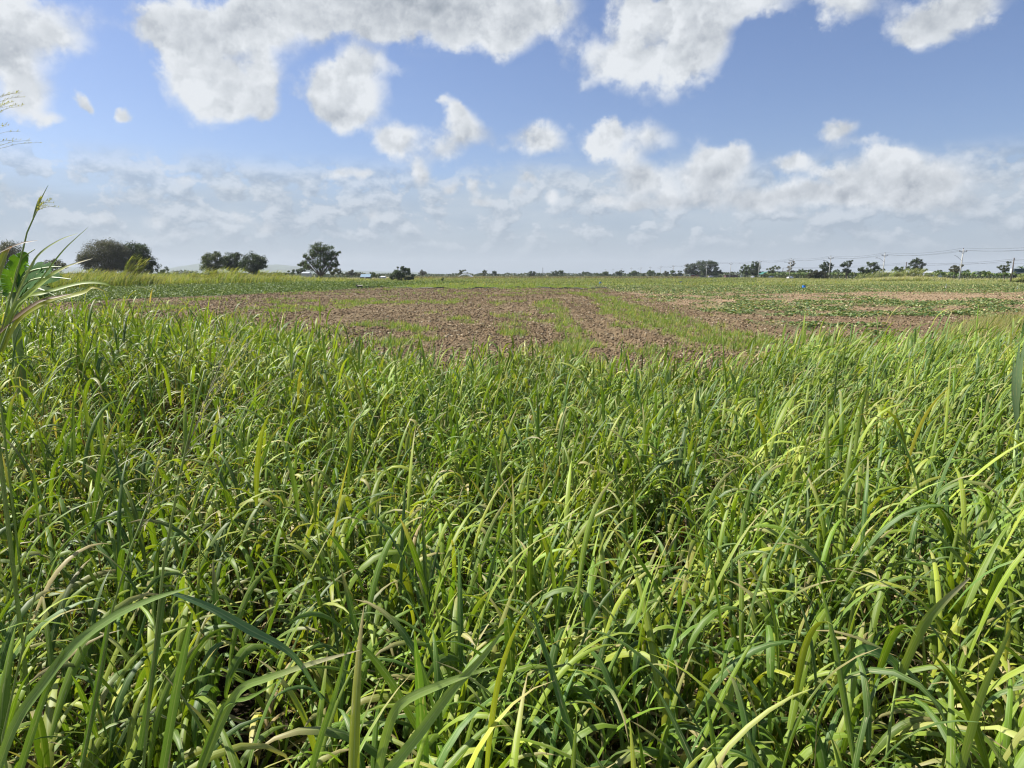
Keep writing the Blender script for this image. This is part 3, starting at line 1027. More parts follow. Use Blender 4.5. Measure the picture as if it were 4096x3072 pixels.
DK = [(.030, .050, .018), (.050, .080, .025), (.065, .105, .032)]
MID = [(.050, .085, .024), (.085, .130, .036), (.11, .16, .05)]
GRY = [(.11, .115, .075), (.16, .16, .115), (.08, .09, .06)]
OLV = [(.085, .115, .035), (.13, .16, .05), (.06, .085, .03)]
G_L = 'trees standing behind the grass on the left'
tree('grey_tree', 'sparse grey-leaved tree at the left edge behind the banana leaves', [(-10, 1020, 60, 52), (50, 1000, 45, 38), (85, 1040, 28, 30), (20, 1060, 70, 40)], 210, 30, GRY, .26, .50, 'greybark', group=G_L, twigs=30)
tree('grey_tree', 'small thin grey tree between the banana leaves and the big grey tree', [(205, 1058, 30, 20), (245, 1060, 28, 22), (225, 1048, 22, 12), (225, 1080, 40, 14)], 230, 225, GRY, .26, .55, 'greybark', group=G_L, twigs=20, trunk_r=.15)
tree('grey_tree', 'large round grey-leaved tree touching the dark tree on its right', [(490, 1010, 32, 36), (500, 1060, 40, 34), (400, 1010, 75, 48), (450, 1000, 48, 42), (415, 985, 45, 28), (355, 1040, 42, 40), (322, 1038, 20, 20), (400, 1065, 85, 32), (470, 1050, 35, 40)], 235, 405, GRY, .25, .85, 'greybark', group=G_L, twigs=40, trunk_r=.35)
tree('dark_tree', 'large dark green tree right of the big grey tree', [(530, 1000, 40, 34), (565, 1010, 38, 36), (585, 1045, 38, 34), (535, 1050, 50, 40), (610, 1070, 30, 24), (560, 1080, 60, 20)], 238, 555, DK, .33, .95, group=G_L, trunk_r=.4)
tree('small_tree', 'small hazy dark tree just right of the large dark tree', [(655, 1080, 18, 14), (640, 1088, 14, 9)], 380, 655, DK, .4, .9, group=G_L, trunk_r=.15)
tree('olive_tree', 'olive-green tree, leftmost of the broad clump of three', [(886, 1056, 26, 24), (840, 1045, 38, 32), (825, 1030, 22, 22), (870, 1035, 30, 28), (845, 1078, 50, 24), (865, 1015, 12, 10)], 285, 848, OLV, .34, .8, group=G_L, trunk_r=.28)
tree('dark_tree', 'middle tree of the broad clump of three', [(962, 1066, 36, 20), (925, 1035, 36, 24), (945, 1025, 30, 18), (905, 1050, 28, 26), (930, 1066, 40, 24)], 292, 928, [(.045, .075, .024), (.07, .11, .033), (.04, .06, .02)], .34, .85, group=G_L, trunk_r=.28)
tree('dark_tree', 'dark rounded tree, rightmost of the broad clump of three', [(1010, 1035, 38, 28), (1035, 1045, 34, 30), (1000, 1062, 45, 32), (1050, 1062, 24, 22), (1015, 1080, 45, 18)], 285, 1018, DK, .34, .95, group=G_L, trunk_r=.32)
tree('broad_tree', 'large solitary spreading green tree in the left middle distance',
     [(1285, 990, 36, 26), (1262, 1000, 30, 26), (1310, 1005, 30, 28), (1240, 1028, 32, 22), (1285, 1035, 45, 30), (1335, 1030, 26, 24), (1352, 1012, 13, 14), (1212, 1050, 30, 18), (1345, 1058, 24, 18), (1250, 1065, 55, 22), (1310, 1068, 50, 22), (1222, 1030, 14, 10)],
     240, 1283, [(.042, .072, .024), (.07, .11, .034), (.11, .15, .05)], .30, .55, group=G_L, trunk_r=.42, gap=2.2, twigs=20)
tree('shrub', 'olive-brown shrub at the right foot of the solitary tree', [(1340, 1085, 32, 14), (1325, 1090, 22, 12)], 250, 1338, [(.075, .085, .03), (.10, .11, .04)], .30, .9, cat='shrub', trunk_r=.1)
tree('shrub', 'low hazy bush to the left behind the solitary tree', [(1175, 1088, 25, 12), (1205, 1086, 22, 14), (1150, 1092, 20, 9)], 400, 1180, DK, .45, .9, cat='shrub', trunk_r=.1)
tree('grey_tree', 'small greyish tree right of the solitary tree and left of the blue roof', [(1402, 1088, 20, 11), (1412, 1094, 22, 10), (1385, 1096, 12, 7)], 420, 1404, GRY, .42, .9, 'greybark', trunk_r=.15)
tree('grey_tree', 'tiny round grey tree touching the left end of the blue roof', [(1441, 1096, 13, 7), (1430, 1099, 10, 5)], 440, 1440, GRY, .42, .9, 'greybark', trunk_r=.12)
tree('shrub', 'leafy green shrub against the right end of the blue roof', [(1492, 1100, 15, 12), (1488, 1092, 10, 8), (1512, 1106, 14, 9)], 300, 1498, MID, .34, .8, cat='shrub', trunk_r=.1)
tree('bush', 'big dark round bush standing at the far edge of the field', [(1605, 1088, 30, 20), (1590, 1098, 34, 20), (1628, 1085, 20, 16), (1612, 1072, 12, 9), (1575, 1106, 28, 13), (1635, 1108, 30, 12), (1605, 1112, 45, 10), (1590, 1070, 5, 4)], 255, 1605, DK, .30, .95, cat='bush', trunk_r=.15)
tree('young_plant', 'small lone sapling on the green ground right of the dark bush', [(1768, 1116, 6, 4), (1774, 1113, 5, 3), (1770, 1122, 4, 5)], 210, 1769, MID, .22, .7, cat='sapling', trunk_r=.06)
G_F = 'trees of the distant tree line'
tree('far_tree', 'upright greyish tree in the tree line right of the dark bush', [(1690, 1086, 11, 9), (1700, 1092, 14, 9), (1680, 1096, 12, 8)], 640, 1692, GRY, .6, .9, group=G_F)
tree('far_tree', 'isolated leaning tree with the tall crown above the water spray', [(1846, 1083, 11, 6), (1858, 1081, 7, 4), (1842, 1091, 10, 5), (1840, 1098, 8, 6)], 620, 1842, OLV, .55, .85, group=G_F, trunk_r=.3)
tree('far_tree', 'tall forked tree standing clear of the tree line left of centre', [(1940, 1083, 10, 6), (1932, 1090, 10, 6), (1930, 1098, 12, 6), (1944, 1090, 6, 5)], 630, 1936, OLV, .55, .85, group=G_F, trunk_r=.3)
tree('far_tree', 'rounded dark tree in the centre of the tree line', [(1980, 1091, 12, 6), (1976, 1098, 16, 6)], 700, 1980, DK, .65, .95, group=G_F)
tree('far_tree', 'broad dark tree left of the slim mast', [(2122, 1092, 12, 6), (2138, 1094, 11, 6), (2126, 1100, 20, 6)], 720, 2125, DK, .65, .95, group=G_F)
tree('far_tree', 'wide dark tree just right of the slim mast', [(2215, 1090, 16, 5), (2228, 1092, 12, 6), (2218, 1099, 26, 7)], 700, 2215, DK, .65, .95, group=G_F)
tree('far_tree', 'second wide tree right of the slim mast, slightly taller', [(2240, 1090, 12, 7), (2252, 1095, 14, 6), (2246, 1101, 22, 6)], 700, 2246, MID, .65, .9, group=G_F)
tree('far_tree', 'dark tree of two joined crowns where the line of poles begins', [(2321, 1097, 13, 5), (2370, 1099, 16, 5), (2345, 1101, 25, 5)], 800, 2345, DK, .7, .95, group=G_F)
tree('far_tree', 'low wide tree behind the small poles', [(2418, 1097, 20, 6), (2400, 1101, 20, 5), (2436, 1100, 14, 5)], 760, 2418, MID, .65, .95, group=G_F)
tree('far_tree', 'tallest dark tree behind the small poles', [(2486, 1086, 11, 7), (2480, 1095, 16, 7), (2455, 1098, 18, 6)], 720, 2484, DK, .6, .95, group=G_F)
tree('far_tree', 'wide green tree behind the small poles', [(2535, 1089, 16, 8), (2525, 1096, 18, 8), (2548, 1094, 14, 7)], 690, 2534, MID, .6, .95, group=G_F)
tree('far_tree', 'narrow upright dark tree behind the small poles', [(2600, 1087, 11, 9), (2598, 1096, 16, 7)], 660, 2600, DK, .55, .95, group=G_F)
tree('far_tree', 'small rounded tree left of two pale green trees', [(2636, 1095, 12, 8), (2572, 1099, 10, 5)], 650, 2636, MID, .55, .95, group=G_F)
tree('far_tree', 'pale grey-green tree left of a matching green one', [(2666, 1090, 12, 8), (2664, 1097, 16, 7)], 640, 2665, GRY, .55, .9, group=G_F)
tree('far_tree', 'rounded green tree with smooth crown left of the great tree', [(2692, 1090, 13, 9), (2692, 1099, 17, 7)], 620, 2692, MID, .55, .95, group=G_F)
tree('far_tree', 'low dark tree against the left side of the great tree', [(2722, 1097, 14, 6), (2714, 1102, 16, 5)], 630, 2720, DK, .55, .95, group=G_F)
G_R = 'trees along the road on the right'
tree('great_tree', 'left half of the great spreading tree behind the red shelter', [(2762, 1070, 28, 16), (2790, 1058, 28, 16), (2755, 1085, 24, 12), (2795, 1085, 30, 18), (2742, 1080, 12, 8)], 600, 2785, [(.045, .07, .028), (.07, .10, .04), (.04, .055, .022)], .5, .9, group=G_R, trunk_r=.5)
tree('great_tree', 'tallest rounded middle of the great tree clump by the road', [(2830, 1053, 26, 14), (2845, 1062, 30, 18), (2820, 1075, 30, 18), (2858, 1055, 16, 10), (2835, 1092, 34, 14)], 590, 2835, [(.045, .07, .028), (.065, .095, .036), (.04, .055, .022)], .5, .95, group=G_R, trunk_r=.5)
tree('great_tree', 'darker right end of the great tree clump by the road', [(2868, 1080, 18, 16), (2878, 1090, 12, 14), (2860, 1097, 20, 10)], 585, 2868, DK, .5, .95, group=G_R, trunk_r=.35)
tree('road_tree', 'lower left tree of the pair behind the pole with a transformer', [(2980, 1070, 18, 13), (2972, 1082, 16, 12), (2990, 1090, 26, 12)], 470, 2984, MID, .42, .9, group=G_R, trunk_r=.3)
tree('road_tree', 'taller right tree of the pair behind the pole with a transformer', [(3020, 1060, 24, 13), (3032, 1070, 18, 16), (3010, 1078, 26, 18), (3028, 1092, 20, 10)], 465, 3018, [(.04, .065, .024), (.075, .11, .036), (.05, .08, .03)], .42, .9, group=G_R, trunk_r=.35)
tree('road_tree', 'flat-topped pale green tree above the green netting', [(3085, 1076, 20, 9), (3105, 1070, 18, 8), (3080, 1086, 18, 8), (3120, 1072, 5, 3)], 450, 3090, OLV, .42, .85, group=G_R, trunk_r=.25)
tree('bare_tree', 'sparse reddish-grey tree just right of a lamp-bearing pole', [(3165, 1058, 14, 10), (3174, 1052, 8, 8), (3158, 1070, 11, 12), (3155, 1085, 10, 9), (3172, 1088, 12, 8)], 430, 3158, [(.16, .13, .10), (.20, .17, .13), (.11, .11, .07)], .32, .55, 'greybark', group=G_R, trunk_r=.2)
tree('road_tree', 'low rounded dark tree behind the left end of the banana row', [(3208, 1082, 20, 9), (3192, 1088, 18, 8), (3235, 1084, 14, 8)], 440, 3208, MID, .42, .9, group=G_R, trunk_r=.2)
tree('shrub', 'dense dark roadside bush around the foot of a lamp-bearing pole', [(3255, 1094, 24, 16), (3280, 1098, 28, 16), (3240, 1105, 18, 12), (3300, 1105, 16, 12), (3270, 1110, 34, 9)], 290, 3268, [(.045, .055, .022), (.07, .085, .03), (.05, .04, .02)], .33, .9, cat='bush', group=G_R, trunk_r=.15)
tree('road_tree', 'dark ragged tree directly behind a lamp-bearing pole', [(3305, 1058, 20, 12), (3320, 1066, 18, 14), (3295, 1072, 22, 14), (3312, 1082, 24, 10), (3286, 1064, 9, 8)], 330, 3300, DK, .33, .8, group=G_R, trunk_r=.28)
tree('road_tree', 'solitary dark tree with uneven crown between two lamp poles', [(3390, 1056, 20, 14), (3402, 1048, 13, 9), (3375, 1062, 15, 12), (3385, 1078, 16, 12)], 330, 3386, DK, .33, .8, group=G_R, trunk_r=.28)
tree('road_tree', 'small hazy tree between two dark ragged trees', [(3347, 1082, 14, 7), (3340, 1088, 12, 6)], 420, 3347, MID, .42, .9, group=G_R, trunk_r=.15)
tree('road_tree', 'large green two-lobed tree left of a lamp-bearing pole', [(3488, 1055, 24, 14), (3500, 1065, 18, 16), (3455, 1075, 22, 13), (3478, 1085, 36, 14), (3440, 1080, 8, 8)], 300, 3475, [(.06, .09, .028), (.09, .125, .04), (.045, .07, .024)], .33, .85, group=G_R, trunk_r=.3)
tree('shrub', 'low palm-like shrub right of the second lamp pole from the right', [(3528, 1076, 20, 6), (3520, 1084, 16, 6)], 300, 3524, MID, .34, .7, cat='shrub', group=G_R, trunk_r=.12)
tree('road_tree', 'low spreading green tree left of the short dark post', [(3600, 1072, 24, 10), (3580, 1078, 18, 9), (3612, 1084, 22, 10)], 290, 3598, MID, .34, .85, group=G_R, trunk_r=.2)
tree('road_tree', 'dense dark dome-shaped tree right of the short dark post', [(3672, 1045, 20, 13), (3655, 1055, 22, 14), (3680, 1062, 24, 16), (3660, 1078, 36, 16), (3692, 1078, 18, 9)], 275, 3664, DK, .30, .95, group=G_R, trunk_r=.3)
tree('shrub', 'low green bush right of the white roof', [(3755, 1086, 18, 7), (3740, 1090, 14, 6)], 290, 3752, MID, .34, .9, cat='shrub', group=G_R, trunk_r=.1)
tree('bare_tree', 'pale brownish tree leaning right behind the tallest pole', [(3835, 1062, 20, 9), (3815, 1072, 20, 13), (3798, 1082, 14, 10), (3828, 1084, 18, 12), (3848, 1062, 8, 5)], 270, 3815, [(.12, .12, .055), (.16, .15, .08), (.085, .10, .045)], .30, .75, 'greybark', group=G_R, trunk_r=.22)
tree('shrub', 'hazy bush showing above the banana row near the tallest pole', [(3870, 1086, 16, 8), (3855, 1088, 10, 7)], 300, 3866, MID, .34, .9, cat='shrub', group=G_R, trunk_r=.1)
tree('shrub', 'thin low bush above the middle of the right banana row', [(3945, 1088, 14, 6), (3915, 1090, 12, 5)], 300, 3935, MID, .34, .9, cat='shrub', group=G_R, trunk_r=.1)
tree('road_tree', 'airy grey-green tree left of the dark raised building', [(4020, 1062, 20, 10), (4032, 1052, 12, 8), (4005, 1072, 15, 10), (4022, 1078, 20, 11)], 262, 4018, [(.085, .11, .05), (.12, .145, .07), (.06, .08, .035)], .28, .65, group=G_R, trunk_r=.2, gap=2)


# the scrubby wood that closes the view: one far mass of foliage
def far_wood():
    Vs = []; Cs = []
    n = 70000
    U = rng.random(n) * 5600 - 700
    Yd = np.where(U < 2700, 760, np.where(U < 3000, 640, 480)) + rng.random(n) * 60
    Yd = np.where(U < 1500, 560 + rng.random(n) * 60, Yd)
    top = 1093.5 + 4.5 * (fbm(U / 26, U * 0, 6) - .5) * 2 - 3.5 * sstep(fbm(U / 60, U * 0, 7), .5, .8)
    top = np.where((U > 2850) & (U < 3400), top - 5, top)
    top = np.where((U > 680) & (U < 800), top - 18 * sstep(fbm(U / 30, U * 0, 8), .3, .7), top)
    V = top + (1112 - top) * rng.random(n) ** .8
    k = Yd / 2844
    x = (U - 2048) * k; z = np.maximum(.1, CAMZ + (1097.5 - V) * k)
    s = .9 + .9 * rng.random(n)
    a = rng.normal(size=(n, 3)); a /= np.linalg.norm(a, axis=1)[:, None]
    b = np.cross(a, rng.normal(size=(n, 3))); b /= np.linalg.norm(b, axis=1)[:, None]
    P = np.stack([x, Yd + rng.random(n) * 10, z], -1)
    s = s[:, None]
    V4 = np.stack([P - a * s * .5, P - b * s * .4, P + a * s * .5, P + b * s * .4], 1).reshape(-1, 3)
    i = np.arange(n)[:, None] * 4
    T = np.concatenate([i + np.array([[0, 1, 2]]), i + np.array([[0, 2, 3]])])
    c = pick(n, [(.045, .07, .03), (.07, .095, .04), (.09, .10, .055), (.11, .12, .06)], [3, 3, 1.5, 1], .2) * (.7 + .6 * fbm(U / 20, U * 0, 9))[:, None]
    o = npmesh('far_wood', V4, T, M['crown'], col=np.repeat(c, 4, 0))
    tag(o, 'low hazy band of distant scrub woodland along the horizon', 'wood', kind='stuff')


far_wood()


# clumps of tall cane at the left
def cane_clump(label, Ub, Yd, hts, nb, spread, lean, name='cane_clump'):
    b = at(Ub, 1100, Yd)
    root = empty(name, (b[0], Yd, 0))
    parts = []
    n = nb
    x = (rng.random(n) - .5) * spread; y = (rng.random(n) - .5) * spread * .7
    H = hts * (.40 + .62 * rng.random(n) ** .8)
    c = pick(n, OL, [3, 4, 3, 2])
    az = (rng.random(n) - .5) * 1.1
    V, Fq, U, C = blades(x, y, np.zeros(n), az, R(84) - rng.random(n) * R(14), H, lean * (.25 + .75 * rng.random(n)), np.full(n, .05), 5, c * .8, three=False, pw=2)
    npmesh('cane_stems', V, Fq, M['far_blade'], root, uv=U, col=C)
    # leaves streaming off each stem
    m = n * 5
    idx = rng.integers(0, n, m)
    t = .5 + .5 * rng.random(m) ** .7
    s = t * H[idx]
    off = lean * .22 * s * t
    lx = x[idx] + off; lz = s * .93
    V, Fq, U, C = blades(lx, y[idx], lz, (rng.random(m) - .5) * .6, R(58) - rng.random(m) * R(30), (.9 + .9 * rng.random(m)) * min(1, hts / 4), R(20) + rng.random(m) * R(60), np.full(m, .10), 4,
                         pick(m, [(.18, .24, .05), (.28, .31, .08), (.38, .38, .16), (.12, .15, .04)], [3, 3, 2, 1]), three=False)
    npmesh('cane_leaves', V, Fq, M['far_blade'], root, uv=U, col=C)
    tag(root, label, 'cane clump')


cane_clump('tall cane clump bent to the right in front of the dark tree', 498, 137, 6.4, 46, 1.7, R(98))
cane_clump('second leaning cane clump just right of the taller one', 528, 138, 5.8, 36, 1.5, R(120))
cane_clump('wide mound of wind-blown cane in front of the clump of three trees', 890, 175, 4.0, 260, 9.5, R(62))
cane_clump('bright yellow-green cane mound left of the solitary tree', 1075, 205, 3.7, 200, 8, R(60))
cane_clump('small cane tuft rising left of the clump of three trees', 770, 170, 3.3, 60, 3, R(65))
cane_clump('pale cane clump in front of the big grey tree', 345, 148, 3.4, 110, 5.5, R(60))


for (U, Yq, h_, nb_, sp_, lb_) in [(3470, 235, 2.9, 120, 7, 'pale cane clump at the left end of the cane by the road'), (3530, 232, 3.7, 150, 6.5, 'tall pale cane clump before the foot of the second pole from the right'),
                                   (3590, 226, 3.5, 140, 6, 'leaning cane clump in front of the short dark post'), (3640, 224, 4.4, 190, 6.5, 'tallest cane clump, below the dense dome-shaped tree'),
                                   (3690, 222, 3.2, 110, 5, 'low cane clump in front of the long white roof'), (4105, 205, 3.0, 120, 5.0, 'cane clump in front of the dark raised building')]:
    cane_clump(lb_, U, Yq, h_, nb_, sp_, R(66))


# ------------------------------------------------------------------ poles and wires along the road
PX = 140.0
poles = [(225, 'bare'), (272, 'lamp'), (318, 'lamp'), (363, 'lamp'), (409, 'can'), (482, 'plain'), (541, 'cans'), (584, 'lamp'), (626, 'lamp'), (679, 'lamp'),
         (732, 'plain'), (784, 'lamp'), (847, 'plain'), (922, 'plain'), (1000, 'plain'), (1082, 'plain')]
plab = ['tallest white concrete pole at far right with an empty lamp bracket', 'white pole with street lamp beside the large two-lobed green tree',
        'white pole with street lamp rising from the dark roadside bush', 'white pole with street lamp beside the sparse reddish tree',
        'pole with one transformer in front of the pair of road trees', 'leaning pole in front of the right end of the great tree',
        'pole with two transformers in front of the great tree by the red shelter', 'lamp pole at the left edge of the great tree',
        'lamp pole in front of the rounded green tree left of the great tree', 'lamp pole behind the small rounded tree', 'slim pole beside the narrow upright dark tree',
        'lamp pole at the right of the wide green far tree', 'slim pole beside the tallest dark far tree', 'faint slim pole, third from the left end of the line',
        'faint slim pole, second from the left end of the line', 'faintest slim pole at the left end of the line']


def utility_pole(i, Yd, kind, label):
    x = PX + (6 if 480 < Yd < 560 else 0)
    root = empty('utility_pole', (x, Yd, 0))
    lean = .45
    b = MB()
    r = .19 if Yd < 500 else .22
    b.tube([(0, 0, -.2), (lean * .5, 0, 5), (lean, 0, 10.2)], [r * 1.15, r * .95, r * .7], 10)
    b.build('pole', M['concrete'], root, smooth=True)
    c = MB(); c.box(lean - 1.15, lean + 1.15, -.06, .06, 9.35, 9.5)
    for s in (-1, 1):
        c.tube([(lean + s * .75, 0, 9.4), (lean + s * .12, 0, 8.85)], .035, 5)
    c.build('crossarm', M['steel'], root)
    for s in (-1.08, 0, 1.08):
        q = MB()
        zb = 9.5 if s else 10.2
        q.tube([(lean + s, 0, zb), (lean + s, 0, zb + .1), (lean + s, 0, zb + .3), (lean + s, 0, zb + .38)], [.07, .10, .12, .05], 8)
        q.build('insulator', M['wood'], root)
    if kind in ('lamp', 'bare'):
        a = MB()
        pts = [(lean * .7, 0, 7.1), (-.9, 0, 8.1), (-1.6, 0, 8.5), (-2.3, 0, 8.55)]
        if kind == 'bare': pts = [(lean * .7, 0, 6.6), (-1.2, 0, 7.9), (-1.9, 0, 8.25), (-2.2, 0, 8.25)]
        a.tube(pts, .055, 6)
        am = a.build('lamp_arm', M['steel'], root)
        if kind == 'lamp':
            h = MB()
            h.add([(-3.0, -.16, 8.5), (-2.2, -.12, 8.5), (-2.2, .12, 8.5), (-3.0, .16, 8.5), (-2.9, -.10, 8.72), (-2.2, -.08, 8.68), (-2.2, .08, 8.68), (-2.9, .10, 8.72)],
                  [(0, 3, 2, 1), (4, 5, 6, 7), (0, 1, 5, 4), (1, 2, 6, 5), (2, 3, 7, 6), (3, 0, 4, 7)])
            h.build('lamp_head', M['steel'], am)
    if kind in ('can', 'cans'):
        for s in ((.42,) if kind == 'can' else (-.5, .85)):
            q = MB(); q.tube([(lean * .8 + s, 0, 7.6), (lean * .8 + s, 0, 7.68), (lean * .8 + s, 0, 8.6), (lean * .8 + s, 0, 8.7)], [.26, .30, .30, .22], 12)
            q.box(min(lean * .8, lean * .8 + s), max(lean * .8, lean * .8 + s), -.04, .04, 8.0, 8.1)
            q.build('transformer', M['white'], root, smooth=False)
    tag(root, label, 'utility pole', 'concrete poles in line along the road')


for i, (Yd, kind) in enumerate(poles):
    utility_pole(i, Yd, kind, plab[i])


def wire(label, off, z, ys, xs=None, r=.028, sag=.9):
    b = MB()
    pts = []
    for i in range(len(ys) - 1):
        for k in range(8):
            t = k / 8
            x0 = (xs[i] if xs else PX + .45) + off; x1 = (xs[i + 1] if xs else PX + .45) + off
            pts.append((x0 + (x1 - x0) * t, ys[i] + (ys[i + 1] - ys[i]) * t, z - sag * 4 * t * (1 - t)))
    pts.append((((xs[-1] if xs else PX + .45)) + off, ys[-1], z))
    b.tube(pts, r, 4)
    tag(b.build('overhead_wire', M['wire']), label, 'power line', 'wires strung from pole to pole')


ys = [175] + [p[0] for p in poles[:10]]
wire('overhead wire on the left ends of the pole crossarms', -1.08, 9.88, ys)
wire('overhead wire on the right ends of the pole crossarms', 1.08, 9.88, ys)
wire('topmost overhead wire on the pole tips', 0, 10.58, ys)
posts = [(4048, 201, 7.0), (3621, 267, 7.0), (3130, 430, 6.2)]
plb = ['thick dark wooden post in front of the dark raised building', 'short dark wooden post beside the dense dome-shaped tree', 'short dark post between the flat-topped tree and the lamp pole']
pxs = []
for (U, Yd, h), lb in zip(posts, plb):
    p = at(U, 1100, Yd)
    root = empty('wooden_post', (p[0], Yd, 0))
    b = MB(); b.tube([(-.25, 0, -.2), (0, 0, h * .5), (.12, 0, h)], [.19, .165, .14], 9); b.build('post', M['wood'], root, smooth=True)
    b = MB(); b.box(-.05, .30, -.20, .20, h * .93, h * .96); b.build('bracket', M['steel'], root)
    tag(root, lb, 'post')
    pxs.append(p[0])
wire('lower service wire carried by the wooden posts', .1, 6.7, [150, 201, 267, 430], [pxs[0] - 6, pxs[0], pxs[1], pxs[2]], .03, .7)
wire('second lower service wire just beneath the first', .1, 6.3, [150, 201, 267, 430], [pxs[0] - 6, pxs[0], pxs[1], pxs[2]], .03, .8)
wire('faint telephone wire on the pole shafts below the lamps', .2, 6.0, ys[:6], None, .02, .6)

# slim mast of the tree line
b = at(2171, 1100, 900)
root = empty('radio_mast', (b[0], 900, 0))
m_ = MB()
for s in ((-1, -1), (1, -1), (0, 1.2)):
    m_.tube([(s[0] * .45, s[1] * .45, 0), (s[0] * .25, s[1] * .25, 10.8)], .10, 4)
for k in range(9):
    z = 1.2 * k
    m_.tube([(-.43 + k * .02, -.4, z), (.43 - k * .02, -.4, z + 1.1)], .05, 4)
m_.build('lattice', M['steel'], root)
b = MB(); b.tube([(0, 0, 10.6), (0, 0, 12.4)], .06, 4); b.build('antenna', M['steel'], root)
tag(root, 'slim radio mast rising above the centre of the tree line', 'mast')


# ------------------------------------------------------------------ road
m_ = MB(); m_.box(143.5, 151.5, 150, 1300, -.05, .12)
tag(m_.build('road', M['asphalt']), kind='structure')
m_ = MB()
for k in range(150, 1290, 9):
    m_.box(147.42, 147.58, k, k + 4, .12, .124)
tag(m_.build('road_marking', M['white']), kind='structure')


# ------------------------------------------------------------------ cars
def car(label, x, Yd, rz, paint, estate=False):
    root = empty('parked_car' if False else 'car', (x, Yd, .124), rz)
    L, Wd = 4.3, 1.72
    prof = [(-2.15, .35), (-2.15, .78), (-2.05, .90), (-1.55 if not estate else -1.9, 1.0), (-.95 if not estate else -1.75, 1.38), (-.2, 1.46), (.45, 1.42), (1.15, .98), (1.95, .82), (2.15, .62), (2.15, .33)]
    b = MB()
    vs = []
    for s in (-1, 1):
        for (px_, pz) in prof:
            w = Wd / 2 * (1 if pz < .95 else 1 - (pz - .95) * .42)
            vs.append((s * w, px_, pz))
    n = len(prof)
    fs = [tuple(range(n))[::-1], tuple(range(n, 2 * n))]
    for i in range(n):
        j = (i + 1) % n
        fs.append((i, j, n + j, n + i))
    b.add(vs, fs)
    b.build('body', M[paint], root, bevel=.05)
    g = MB()
    for s in (-1, 1):
        g.box(s * .80 - .012, s * .80 + .012, -.9, .75, 1.02, 1.30, Matrix.Rotation(s * -.18, 4, 'Y'))
    g.build('side_window', M['glass'], root)
    g = MB(); g.add([(-.66, .50, 1.39), (.66, .50, 1.39), (.74, 1.12, 1.02), (-.74, 1.12, 1.02)], [(0, 1, 2, 3)]); 
    g.v = [(a, b_ + .02, c + .02) for a, b_, c in g.v]; g.build('windscreen', M['glass'], root)
    y0, y1 = (-1.0, -1.55) if not estate else (-1.78, -1.93)
    g = MB(); g.add([(-.66, y0 - .02, 1.36), (.66, y0 - .02, 1.36), (.74, y1 - .02, 1.03), (-.74, y1 - .02, 1.03)], [(3, 2, 1, 0)]); g.build('rear_window', M['glass'], root)
    for sx in (-1, 1):
        for sy in (-1.32, 1.35):
            w = MB(); w.tube([(sx * .70, sy, .31), (sx * .88, sy, .31)], .31, 14)
            wh = w.build('wheel', M['tyre'], root)
            w = MB(); w.tube([(sx * .86, sy, .31), (sx * .895, sy, .31)], .18, 10); w.build('rim', M['steel'], wh)
        h = MB(); h.box(sx * .62 - .14, sx * .62 + .14, -2.17, -2.12, .66, .80); h.build('tail_light', M['redpanel'], root)
        h = MB(); h.box(sx * .62 - .15, sx * .62 + .15, 2.10, 2.165, .60, .72); h.build('headlight', M['white'], root)
    tag(root, label, 'car', 'cars on the road at the right')


car('white car standing by the verge left of the transformer pole', 145.0, 433, R(-28), 'carwhite')
car('dark blue car half hidden by grass right of the transformer pole', 146.0, 405, R(8), 'cardark')
car('white estate car partly hidden by grass at the foot of a lamp pole', 145.5, 376, R(-50), 'carwhite', True)
car('silver-lilac car beside the yellow sign in front of the great tree', 144.5, 522, R(-70), 'carsilver')
car('black car with pale rear far along the road, left of the red shelter', 146, 621, R(-10), 'cardark')


# ------------------------------------------------------------------ buildings and roadside structures
def house(name, label, U0, U1, Vt, Ve, Yd, roof, wall, dep=5.0, cat='shed', base=0.0):
    k = Yd / 2844
    x0, x1 = (U0 - 2048) * k, (U1 - 2048) * k
    zt, ze = CAMZ + (1097.5 - Vt) * k, CAMZ + (1097.5 - Ve) * k
    cx = (x0 + x1) / 2; hw = (x1 - x0) / 2
    root = empty(name, (cx, Yd, 0))
    b = MB(); b.box(-hw * .94, hw * .94, .15, dep - .15, base, ze - .02); b.build('wall', M[wall], root)
    b = MB()
    b.add([(-hw, 0, ze), (hw, 0, ze), (hw, dep / 2, zt), (-hw, dep / 2, zt), (-hw, dep, ze), (hw, dep, ze), (-hw, 0, ze - .08), (hw, 0, ze - .08), (hw, dep / 2, zt - .08), (-hw, dep / 2, zt - .08), (-hw, dep, ze - .08), (hw, dep, ze - .08)],
          [(0, 1, 2, 3), (3, 2, 5, 4), (6, 9, 8, 7), (9, 10, 11, 8), (0, 6, 7, 1), (4, 5, 11, 10), (0, 3, 9, 6), (3, 4, 10, 9), (1, 7, 8, 2), (2, 8, 11, 5)])
    b.build('roof', M[roof], root)
    b = MB(); b.box(-hw * .25, hw * .05, .10, .16, max(base, .05), min(ze - .1, 2.0)); b.build('door', M['white'], root)
    tag(root, label, cat)
    return root


house('shed', 'low shed with pale blue sheet roof beside the leafy shrub', 1447, 1488, 1095.5, 1107, 400, 'bluepanel', 'darkpanel', 5)
house('shed', 'low hut with thin whitish roof between the shrub and the dark bush', 1522, 1546, 1103.5, 1106, 390, 'white', 'palegrey', 4)
house('shed', 'white hut glimpsed behind the foot of the solitary tree', 1214, 1246, 1088, 1092, 300, 'palegrey', 'palegrey', 4)
house('greenhouse', 'long white roof behind the cane right of the dome-shaped tree', 3678, 3760, 1085, 1091, 330, 'palegrey', 'palegrey', 12, 'greenhouse')
house('shed', 'pale flat roof behind the low palm-like shrub', 3508, 3548, 1085, 1089, 330, 'palegrey', 'darkpanel', 6)

